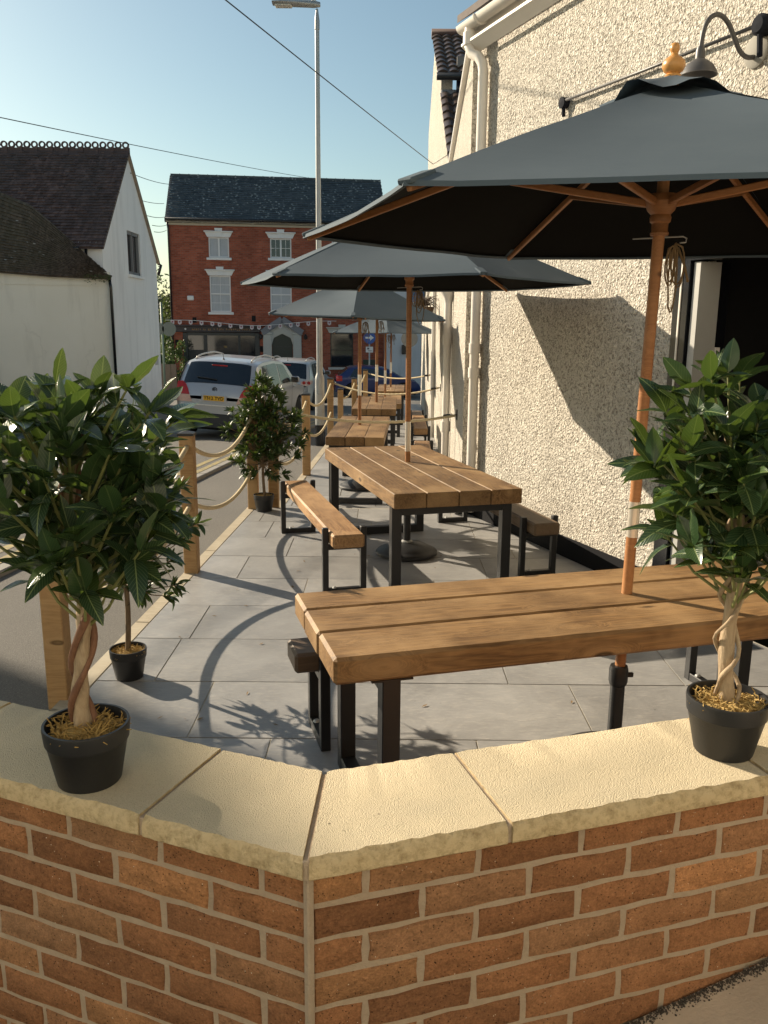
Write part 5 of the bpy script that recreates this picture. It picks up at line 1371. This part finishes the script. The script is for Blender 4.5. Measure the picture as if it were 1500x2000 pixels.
def tile_mat(name, a, b, moss_c, spots):
    t = NT(name); v = t.coord('Object'); n = t.noise(v, 4, 4); w = t.noise(t.coord('Object', (5.5, .7, .7)), 1.6, 4, .7)
    g = t.n('ShaderNodeNewGeometry').outputs['Random Per Island']
    c = t.mix(t.math('ADD', t.math('MULTIPLY', g, .75), t.math('MULTIPLY', n, .3)), tuple(x*.75 for x in a), tuple(x*1.25 for x in b)); c = t.mix(t.ramp(w, [(.35, .55), (.6, 0)]), c, tuple(x*.45 for x in a)); c = t.mix(t.ramp(t.noise(v, .6, 4), [(.45, 0), (.7, .6)]), c, moss_c)
    if spots:
        l = t.math('MULTIPLY', t.ramp(t.vor(t.coord('Object', (1.2, 3.2, 3.2)), 2.2).outputs['Distance'], [(.10, 1), (.16, 0)]), t.ramp(t.noise(v, 1.1, 2), [(.5, 0), (.56, 1)])); c = t.mix(l, c, (.42,.42,.40))
    return t.fin(c, .85, t.bump(n, .3, .01), .25)
TILE = tile_mat('brown_clay_tile', (.090,.064,.060), (.155,.108,.10), (.075,.068,.066), False)
TILE2 = tile_mat('mossy_clay_tile', (.095,.075,.058), (.155,.12,.095), (.085,.08,.048), True)
VERGE = plain('verge_mortar', (.30,.24,.18), .9, .3)
def tiled(m, P, nu, nv, seed, lift=.03, over=1.3):
    """P(u, v): surface, v from eave 0 to ridge 1; separate little tiles in broken courses"""
    rr = random.Random(seed)
    for i in range(nv):
        v0, v1 = i/nv, min(1, (i+over)/nv); off = .5 if i % 2 else 0
        for j in range(-1, nu):
            u0, u1 = max(0, (j+off)/nu), min(1, (j+1+off)/nu)
            if u1-u0 < .2/nu: continue
            a, b, c, d = P(u0, v0), P(u1, v0), P(u1, v1), P(u0, v1)
            n = (b-a).cross(d-a)
            if n.length < 1e-9: continue
            n.normalize()
            if n.z < 0: n = -n
            h = lift*rr.uniform(.6, 1.25); e = (b-a)*.03
            m.add([a+n*h+e, b+n*h*rr.uniform(.9, 1.1)-e, c+n*.006-e, d+n*.006+e, a-n*.01+e, b-n*.01-e], [(0, 1, 2, 3), (4, 5, 1, 0)])
m = MB(); XL = GX-10.5
def PU(u, v): return Vector((XL+(GX+.10-XL)*u, YA-.18+(YM-YA+.18)*v, GE-.19+(GA+.04-GE+.19)*v))
tiled(m, PU, 62, 34, 4, .05); o = obj('roof_tiles', m, TILE, house, world=True); o['kind'] = 'stuff'
m = MB(); m.add([PU(0, 0)-Vector((0, 0, .03)), PU(1, 0)-Vector((0, 0, .03)), PU(1, 1)-Vector((0, 0, .03)), PU(0, 1)-Vector((0, 0, .03)), (GX+.1, YB+.18, GE-.19), (XL, YB+.18, GE-.19)], [(0, 1, 2, 3), (3, 2, 4, 5)])
obj('roof', m, TILE, house, world=True)
m = MB(); m.beam((GX+.04, YA-.15, GE-.2), (GX+.04, YM, GA-.02), .09, .06); m.beam((GX+.04, YB+.15, GE-.2), (GX+.04, YM, GA-.02), .09, .06); obj('verge', m, VERGE, house, world=True)
rt = MB(); hole = .062
for sx in (-.12, .12):
    ring = [(sx+.112*cos(a), .0, .20+.112*sin(a)) for a in [2*pi*i/16 for i in range(16)]]; inn = [(sx+hole*cos(a), .0, .205+hole*sin(a)) for a in [2*pi*i/16 for i in range(16)]]
    for i in range(16): rt.prism([ring[i], ring[(i+1) % 16], inn[(i+1) % 16], inn[i]], (0, .05, 0))
rt.prism([(-.235, -.03, -.06), (.235, -.03, -.06), (.235, -.03, .13), (.12, -.03, .10), (-.12, -.03, .10), (-.235, -.03, .13)], (0, .11, 0)); rt.prism([(-.235, -.17, -.16), (.235, -.17, -.16), (.235, 0, .06), (-.235, 0, .06)], (0, .02, .02))
rme = mesh('ridge_tile', rt, TILE)
for i in range(22): obj('ridge_tile', rme, None, house, loc=(.10-.24-.487*i, YM-YA-.02, GA+1.0+.03))
m = MB(); m.tube([(GX-.6, YA-.25, GE-.22), (XL, YA-.25, GE-.22)], .06, 8); m.tube([(GX-.45, YA-.12, GE-.2), (GX-.45, YA-.1, 2.9)], .045, 8); obj('gutter', m, BLACK_PAINT, house, smooth=True, world=True)
m = MB(); m.tube([(GX+.02, YB+.16, GE-.2), (GX+.12, YB+.2, GE-.25), (GX+.05, YB+.05, GE-.6)], .05, 8); obj('gutter_end', m, BLACK_PAINT, house, smooth=True, world=True)
m = MB(); m.box((GX+.01, 31.4, .42), (.02, .42, .22), None, .004); obj('street_nameplate', m, plain('worn_nameplate', (.45,.44,.43), .6, .3, 30), house, world=True)
# low wing in front, turned a little towards the street
CE = Vector((-8.10, 25.78, 0)); LDv = Vector((-.898, -.44, 0))
wing = thing('white_cottage_wing', 'low cracked white rendered wing with a sagging mossy tiled roof', 'house', CE+Vector((0, 0, -1)))
m = MB(); LL = 9.0; b0 = CE; b1 = CE+LDv*LL; back = Vector((-.44, .898, 0))
m.prism([(b0.x, b0.y, -1.6), (b1.x, b1.y, -1.6), tuple(b1+back*.3)[:2]+(-1.6,), tuple(b0+back*.3)[:2]+(-1.6,)][::-1], (0, 0, 4.84)); obj('wall', m, RENDER_LOW, wing, world=True)
m = MB(); q0 = CE+LDv*.35-back*.015; q1 = CE+LDv*3.0-back*.015; m.beam((q0.x, q0.y, 2.86), (q1.x, q1.y, 2.84), .03, .03); obj('string_course', m, RENDER_LOW, wing, world=True)
ev = [(0, 3.13), (.5, 3.15), (1.0, 3.15), (1.7, 3.16), (2.4, 3.2), (3.6, 3.26), (9, 3.3)]
hip = [(-8.09, 25.82, 3.10), (-8.55, 25.8, 3.55), (-9.03, 25.8, 3.98), (-9.73, 25.8, 4.62), (-10.29, 25.8, 5.1), (-11.15, 25.8, 5.45), (-16, 25.8, 6.3)]
def PW(u, v):
    k = u*(len(ev)-1); i = min(int(k), len(ev)-2); f = k-i
    s_ = ev[i][0]+(ev[i+1][0]-ev[i][0])*f; z_ = ev[i][1]+(ev[i+1][1]-ev[i][1])*f
    e = CE+LDv*s_-back*.16; e = Vector((e.x, e.y, z_-.08)); h = Vector(hip[i]).lerp(Vector(hip[i+1]), f)
    p = e.lerp(h, v); p.z -= .16*4*v*(1-v)*min(1, s_/3.0); return p
m = MB(); tiled(m, PW, 66, 26, 9, .045); o = obj('roof_tiles', m, TILE2, wing, world=True); o['kind'] = 'stuff'
m = MB(); m.grid([[PW(i/30, j/8)-Vector((0, 0, .03)) for j in range(9)] for i in range(31)]); obj('roof', m, TILE2, wing, world=True)
m = MB(); m.tube([CE+Vector((-.0, -.10, 3.05)), CE+Vector((.02, -.08, 2.8)), CE+Vector((.02, -.08, -1.3))], .045, 8); q1 = CE+LDv*3.6-back*.1
m2 = MB(); m2.tube([q1+Vector((0, 0, 3.0)), q1+Vector((0, 0, -1.3))], .05, 8)
obj('drainpipe', m, BLACK_PAINT, wing, smooth=True, world=True); obj('drainpipe', m2, BLACK_PAINT, wing, smooth=True, world=True)
m = MB(); rr = random.Random(3)
for q in range(140):
    s_ = rr.uniform(0, .75); p = CE+LDv*s_-back*.18+Vector((0, 0, 3.16-abs(rr.gauss(0, .1)))); d = Vector((rr.uniform(-1, 1), rr.uniform(-1, .2), rr.uniform(-1, .3))).normalized()*rr.uniform(.03, .07); e = d.orthogonal().normalized()*.018
    m.add([p, p+d*.5+e, p+d, p+d*.5-e], [(0, 1, 2, 3)])
o = obj('gutter_weeds', m, plain('weed_leaf', (.07,.085,.025), .7, .4), wing, world=True); o['kind'] = 'stuff'

# house across the street, out of frame to the left: its corner throws the soft shade over the near left
sh = thing('unseen_house', 'plain rendered house on the far side of the street, left of the terrace', 'house', (-19.4, 16.53, -.4))
K = Vector((-19.4, 16.53, 0)); kd = Vector((.47, -.88, 0)); kb = Vector((-.88, -.47, 0))
m = MB(); a, b = K, K+kd*4.6; m.prism([(a.x, a.y, -1), (b.x, b.y, -1), tuple(b+kb*7)[:2]+(-1,), tuple(a+kb*7)[:2]+(-1,)][::-1], (0, 0, 12.315)); obj('wall', m, RENDER_LOW, sh, world=True)

sh = thing('unseen_house', 'unseen pale house block added behind the camera to bounce light onto the fronts', 'house', (4, -5.5, .5))  # out-of-view house added so its sunlit render bounces fill onto shaded fronts
m = MB(); m.prism([(-14, -5.5, -.5), (17, -5.5, -.5), (17, -13, -.5), (-14, -13, -.5)][::-1], (0, 0, 9.0)); obj('wall', m, RENDER_LOW, sh, world=True)

# ================================================================ NEIGHBOUR WITH PANTILES, RIGHT
npx = thing('pantiled_house', 'tall roughcast house with dark pantile roofs behind the pub wall', 'house', (1.30, 20, -.8))
m = MB(); X = 1.16
m.prism([(X, 20, -1), (X, 25.5, -1), (X, 25.5, 7.05), (X, 22.75, 8.66), (X, 20, 7.22)], (.25, 0, 0)); m.prism([(X, 17.2, -1), (X, 20, -1), (X, 20, 6.74), (X, 17.2, 4.95)], (.25, 0, 0))
obj('wall', m, PEBBLE, npx, world=True)
m = MB(); m.box((4.5, 20.1, 6.9), (6, .1, 1.2)); obj('recess', m, plain('shaded_stone', (.22,.20,.19), .9), npx, world=True)
def pantile(m, x0, x1, ya, za, yb, zb_, nx, ny):
    d = Vector((0, yb-ya, zb_-za)); n = Vector((0, -d.z, d.y)).normalized()
    if n.z < 0: n = -n
    for i in range(ny):
        f0, f1 = i/ny, min(1, (i+1.1)/ny)
        for j in range(nx):
            c = []
            for k in range(7):
                x = x0+(x1-x0)*(j+k/6)/nx; h = .055*sin(pi*k/6)+.02
                c.append((x, h))
            A_ = [Vector((x, ya+(yb-ya)*f0, za+(zb_-za)*f0))+n*(h+.045) for x, h in c]; B_ = [Vector((x, ya+(yb-ya)*f1, za+(zb_-za)*f1))+n*h for x, h in c]; C_ = [p-n*.06 for p in A_]
            m.grid([B_, A_, C_])
PAN = plain('dark_pantile', (.070,.048,.040), .38, .35, 3)
m = MB(); pantile(m, X-.10, X+3.2, 19.7, 7.02, 22.75, 8.70, 14, 9); o = obj('roof_tiles', m, PAN, npx, smooth=50, world=True); o['kind'] = 'stuff'
m = MB(); pantile(m, X-.02, X+3.2, 16.9, 4.74, 20.0, 6.72, 14, 9); o = obj('roof_tiles', m, PAN, npx, smooth=50, world=True); o['kind'] = 'stuff'
m = MB(); m.tube([(X-.1, 22.75, 8.76), (X+4, 22.75, 8.76)], .12, 8); obj('ridge', m, plain('red_ridge', (.10,.05,.04), .7), npx, smooth=True, world=True)
m = MB(); m.tube([(X-.12, 19.62, 6.98), (X+4, 19.62, 6.98)], .08, 8); m2 = MB(); m2.tube([(X+.38, 19.9, 6.95), (X+.38, 19.9, 6.7)], .05, 8); obj('gutter', m, BLACK_PAINT, npx, smooth=True, world=True); obj('drainpipe', m2, plain('navy_pipe', (.01,.014,.035), .3), npx, smooth=True, world=True)
m = MB(); m.box((X+1.2, 19.98, 6.74), (2.4, .12, .12), None, .02); obj('flashing', m, LEAD, npx, world=True)

# ================================================================ SIGNS, CABLES, PLANTING IN THE GAPS
sg = thing('arrow_sign', 'round blue sign with a white right arrow seen between the far parasol poles', 'sign', (-.80, 43.0, -1.6))
RX = Matrix.Rotation(pi/2, 3, 'X')
m = MB(); m.lathe([(0, .02), (.30, .02), (.30, 0), (0, 0)], (0, 0, 2.8), 32, RX); dsc = obj('disc', m, plain('sign_blue', (.012,.09,.36), .35, .05), sg)
m = MB(); m.prism([(-.20, -.026, 2.755), (.03, -.026, 2.755), (.03, -.026, 2.66), (.22, -.026, 2.8), (.03, -.026, 2.94), (.03, -.026, 2.845), (-.20, -.026, 2.845)], (0, .004, 0)); obj('arrow', m, WHITE_PAINT, dsc)
m = MB(); m.box((0, -.01, 2.22), (.36, .02, .28), None, .004); pl_ = obj('plate', m, WHITE_PAINT, sg)
m = MB(); m.box((-.06, -.023, 2.27), (.1, .004, .09)); m.box((.03, -.023, 2.16), (.2, .004, .03)); obj('pictogram', m, plain('sign_grey', (.12,.12,.14), .6), pl_)
m = MB(); m.tube([(0, .06, -.3), (0, .06, 3.1)], .04, 10); obj('post', m, GREY_METAL, sg, smooth=True)
sg = thing('round_sign', 'grey back of a round road sign in front of the white building', 'sign', (.72, 26.0, zg(26)))
m = MB(); m.lathe([(0, .015), (.25, .015), (.25, 0), (0, 0)], (0, 0, 2.36), 32, RX); obj('disc', m, plain('sign_back', (.20,.21,.21), .6), sg); m = MB(); m.tube([(0, .04, -.3), (0, .04, 2.7)], .03, 10); obj('post', m, GREY_METAL, sg, smooth=True)
sg = thing('road_sign', 'green post with grey backed road signs between the white house and brick building', 'sign', (-9.28, 36, zg(36)))
GP = plain('green_grey_post', (.10,.15,.13), .5)
m = MB(); m.tube([(0, 0, -.3), (0, 0, 4.0)], .045, 10); obj('post', m, GP, sg, smooth=True)
for x in (-.2, .30):
    m = MB(); m.lathe([(0, .015), (.29, .015), (.29, 0), (0, 0)], (x, -.06, 2.92), 28, RX); obj('sign_plate', m, plain('sign_back_green', (.07,.095,.095), .6), sg)
def cable_line(label, a, b, sag, r=.012):
    m = MB(); a, b = Vector(a), Vector(b); m.tube([a.lerp(b, i/30)-Vector((0, 0, sag*4*(i/30)*(1-i/30))) for i in range(31)], r, 5)
    tag(obj('overhead_cable', m, plain('cable_black', (.03,.032,.036), .6) if 'cable_black' not in bpy.data.materials else bpy.data.materials['cable_black'], smooth=True), label, 'cable', 'overhead cables')
cable_line('overhead cable slanting down behind the street lamp to the pantiled house', (-3.30, 7.9, 5.86), (1.16, 22.7, 5.76), .02, .009)
cable_line('long overhead cable from upper left towards the brick building ridge', (-10.15, 10.0, 5.12), (-4.04, 47.0, 9.29), .10, .011)
cable_line('overhead cable from the top of the white gable to the brick building', (GX+.03, 29.2, 6.55), (-11.2, 47.5, 9.0), .1)
cable_line('overhead cable from the middle of the white gable to the brick building', (GX+.03, 27.8, 5.75), (-11.6, 46.5, 7.9), .1)
cable_line('overhead cable leaving the far eave of the white house', (GX+.03, 31.0, 5.45), (-11.7, 47, 7.3), .05)
cable_line('lowest overhead cable beside the white house, near its gutter end', (GX+.03, 31.8, 5.0), (-11.7, 47.2, 6.65), .05)
cable_line('second lowest overhead cable beside the white house', (GX+.03, 31.6, 5.2), (-11.7, 47.4, 6.95), .05)
# boundary wall, fence and greenery in the gap
m = MB()
for i in range(9): m.box((-14+.62*i, 37.5-.1*i, zg(37)+.75), (.6, .06, 1.5), None, .01)
fe = thing('wooden_fence', 'weathered board fence at the end of the gap by the white house', 'fence', (-14, 37.5, zg(37)))
for i in range(20):
    m = MB(); m.box((-14+.25*i, 37.5, zg(37)+.72), (.235, .03, 1.44+.02*(i % 3)), None, .004); obj('board', m, plain('old_fence_board', (.13,.105,.085), .85, .3) if 'old_fence_board' not in bpy.data.materials else bpy.data.materials['old_fence_board'], fe, world=True)
def clump(name, label, cat, x, y, z, rx, rz, n, leaf, mat, seed, trunk=True, group=None, tm=None):
    rr = random.Random(seed); t = thing(name, label, cat, (x, y, z), 0, group)
    if trunk:
        m = MB(); m.tube([(0, 0, 0), (.1, 0, rz*.6), (.05, 0, rz*1.3)], [.03*rz, .022*rz, .008*rz], 8)
        for q in range(9):
            a = rr.uniform(0, 6.28); z0 = rz*rr.uniform(.4, 1.2); m.tube([(.08, 0, z0), (rx*.5*cos(a), rx*.5*sin(a), z0+rz*.35), (rx*.8*cos(a), rx*.8*sin(a), z0+rz*.6)], [.012*rz, .008*rz, .003*rz], 5)
        obj('trunk', m, BARK_THIN, t)
    cs = []
    for q in range(26):
        a = rr.uniform(0, 2*pi); zf = rr.uniform(-1, 1); rad = rr.uniform(.35, 1)*sqrt(1-zf*zf*.9)
        cs.append((Vector((rx*rad*cos(a), rx*rad*sin(a), rz*(1.15+.85*zf))), rr.uniform(.16, .34)))
    m = MB()
    for q in range(n):
        c, s_ = rr.choice(cs); v = Vector((rr.gauss(0, 1), rr.gauss(0, 1), rr.gauss(0, 1))).normalized()
        p = c+Vector((v.x*rx*s_, v.y*rx*s_, v.z*rz*s_))*rr.uniform(.5, 1.05)
        d = Vector((rr.uniform(-1, 1), rr.uniform(-1, 1), rr.uniform(-1, 1))).normalized()*leaf*rr.uniform(.6, 1.3); e = d.orthogonal().normalized()*leaf*.35
        m.add([p-d*.5, p+e, p+d*.5, p-e], [(0, 1, 2, 3)])
    obj('crown', m, mat, t); return t
def foli(name, a, b):
    t = NT(name); n = t.noise(t.coord('Object'), 1.5, 3); g = t.n('ShaderNodeNewGeometry').outputs['Random Per Island']
    c = t.mix(g, a, b); c = t.mix(t.math('MULTIPLY', n, .5), c, b); m = t.fin(c, .6, None, .3)
    tr = t.n('ShaderNodeBsdfTranslucent'); t.set(tr.inputs[0], c); mx = t.n('ShaderNodeMixShader', i_0=.35); t.t.links.new(t.b.outputs[0], mx.inputs[1]); t.t.links.new(tr.outputs[0], mx.inputs[2]); t.t.links.new(mx.outputs[0], t.out.inputs[0]); return m
F_PALE = foli('pale_foliage', (.10,.125,.075), (.17,.20,.12)); F_MID = foli('mid_foliage', (.045,.075,.025), (.10,.14,.04)); F_DARK = foli('dark_foliage', (.02,.035,.022), (.045,.065,.035))
clump('tall_tree', 'tall airy pale tree in the distance between white house and brick building', 'tree', -19.6, 78, -2.2, 3.0, 4.2, 2600, .30, F_PALE, 1)
clump('tall_tree', 'rounded grey green tree low in the gap beside the white house', 'tree', -14.5, 60, -2.0, 2.4, 2.6, 2400, .26, F_DARK, 2)
clump('tall_tree', 'sunlit yellow green tree against the edge of the brick building', 'tree', -13.2, 54, -1.9, 1.3, 2.5, 1800, .20, F_MID, 3)
clump('bush', 'bright leafy bush at the foot of the road sign', 'bush', -10.6, 41, -1.5, .9, .8, 1400, .13, F_MID, 4, False)
clump('bush', 'dark leafy bush beside the board fence', 'bush', -11.9, 42, -1.5, 1.1, 1.2, 1400, .14, F_DARK, 5, False)
clump('bush', 'leafy bush low behind the first bright bush', 'bush', -11.0, 44, -1.6, .9, 1.4, 1200, .14, F_MID, 6, False)
# dried hanging basket by the wing wall
hb = thing('hanging_basket', 'dark straggly dried plant in a basket hanging near the wing wall', 'hanging basket', (.62, 14.0, 2.0))
m = MB(); rr = random.Random(4)
for q in range(90):
    a = rr.uniform(0, 6.28); l = rr.uniform(.12, .30); up = rr.uniform(-.3, 1); d = Vector((cos(a), sin(a), up)).normalized(); m.tube([(0, 0, .1), d*l*.6+Vector((0, 0, .14)), d*l+Vector((0, 0, .1-.1*rr.random()))], [.006, .005, .003], 4, cap=False)
obj('dry_stems', m, plain('dry_stem', (.09,.06,.04), .8, .4), hb)['kind'] = 'stuff'
m = MB(); m.lathe([(.02, -.14), (.11, -.08), (.15, .04), (.16, .08), (.0, .08)], (0, 0, 0), 16); obj('basket', m, plain('coir_liner', (.10,.065,.04), .9, .3), hb, smooth=40)
m = MB(); m.beam((.27, 0, .62), (-.03, 0, .62), .02, .02); m.tube([(0, 0, .62), (0, 0, .08)], .006, 5); obj('bracket', m, BLACK_METAL, hb)

# dry scraps lying on the slabs
m = MB(); rr = random.Random(14)
for q in range(70):
    x, y = rr.uniform(-1.3, 1.4), rr.uniform(2.6, 7.6)
    if x > wall_x(y)-.1 or y < 2.0+.35*abs(x): continue
    l = rr.uniform(.006, .022); a = rr.uniform(0, 6.28); d = Vector((cos(a), sin(a), 0))*l; e = Vector((-sin(a), cos(a), 0))*l*rr.uniform(.2, .5); c = Vector((x, y, .003))
    m.add([c-d, c-e+Vector((0, 0, .003)), c+d+Vector((0, 0, .004)), c+e+Vector((0, 0, .002))], [(0, 1, 2, 3)])
tag(obj('litter', m, plain('dry_leaf_scrap', (.20,.13,.06), .8, .6, 90)), kind='stuff')
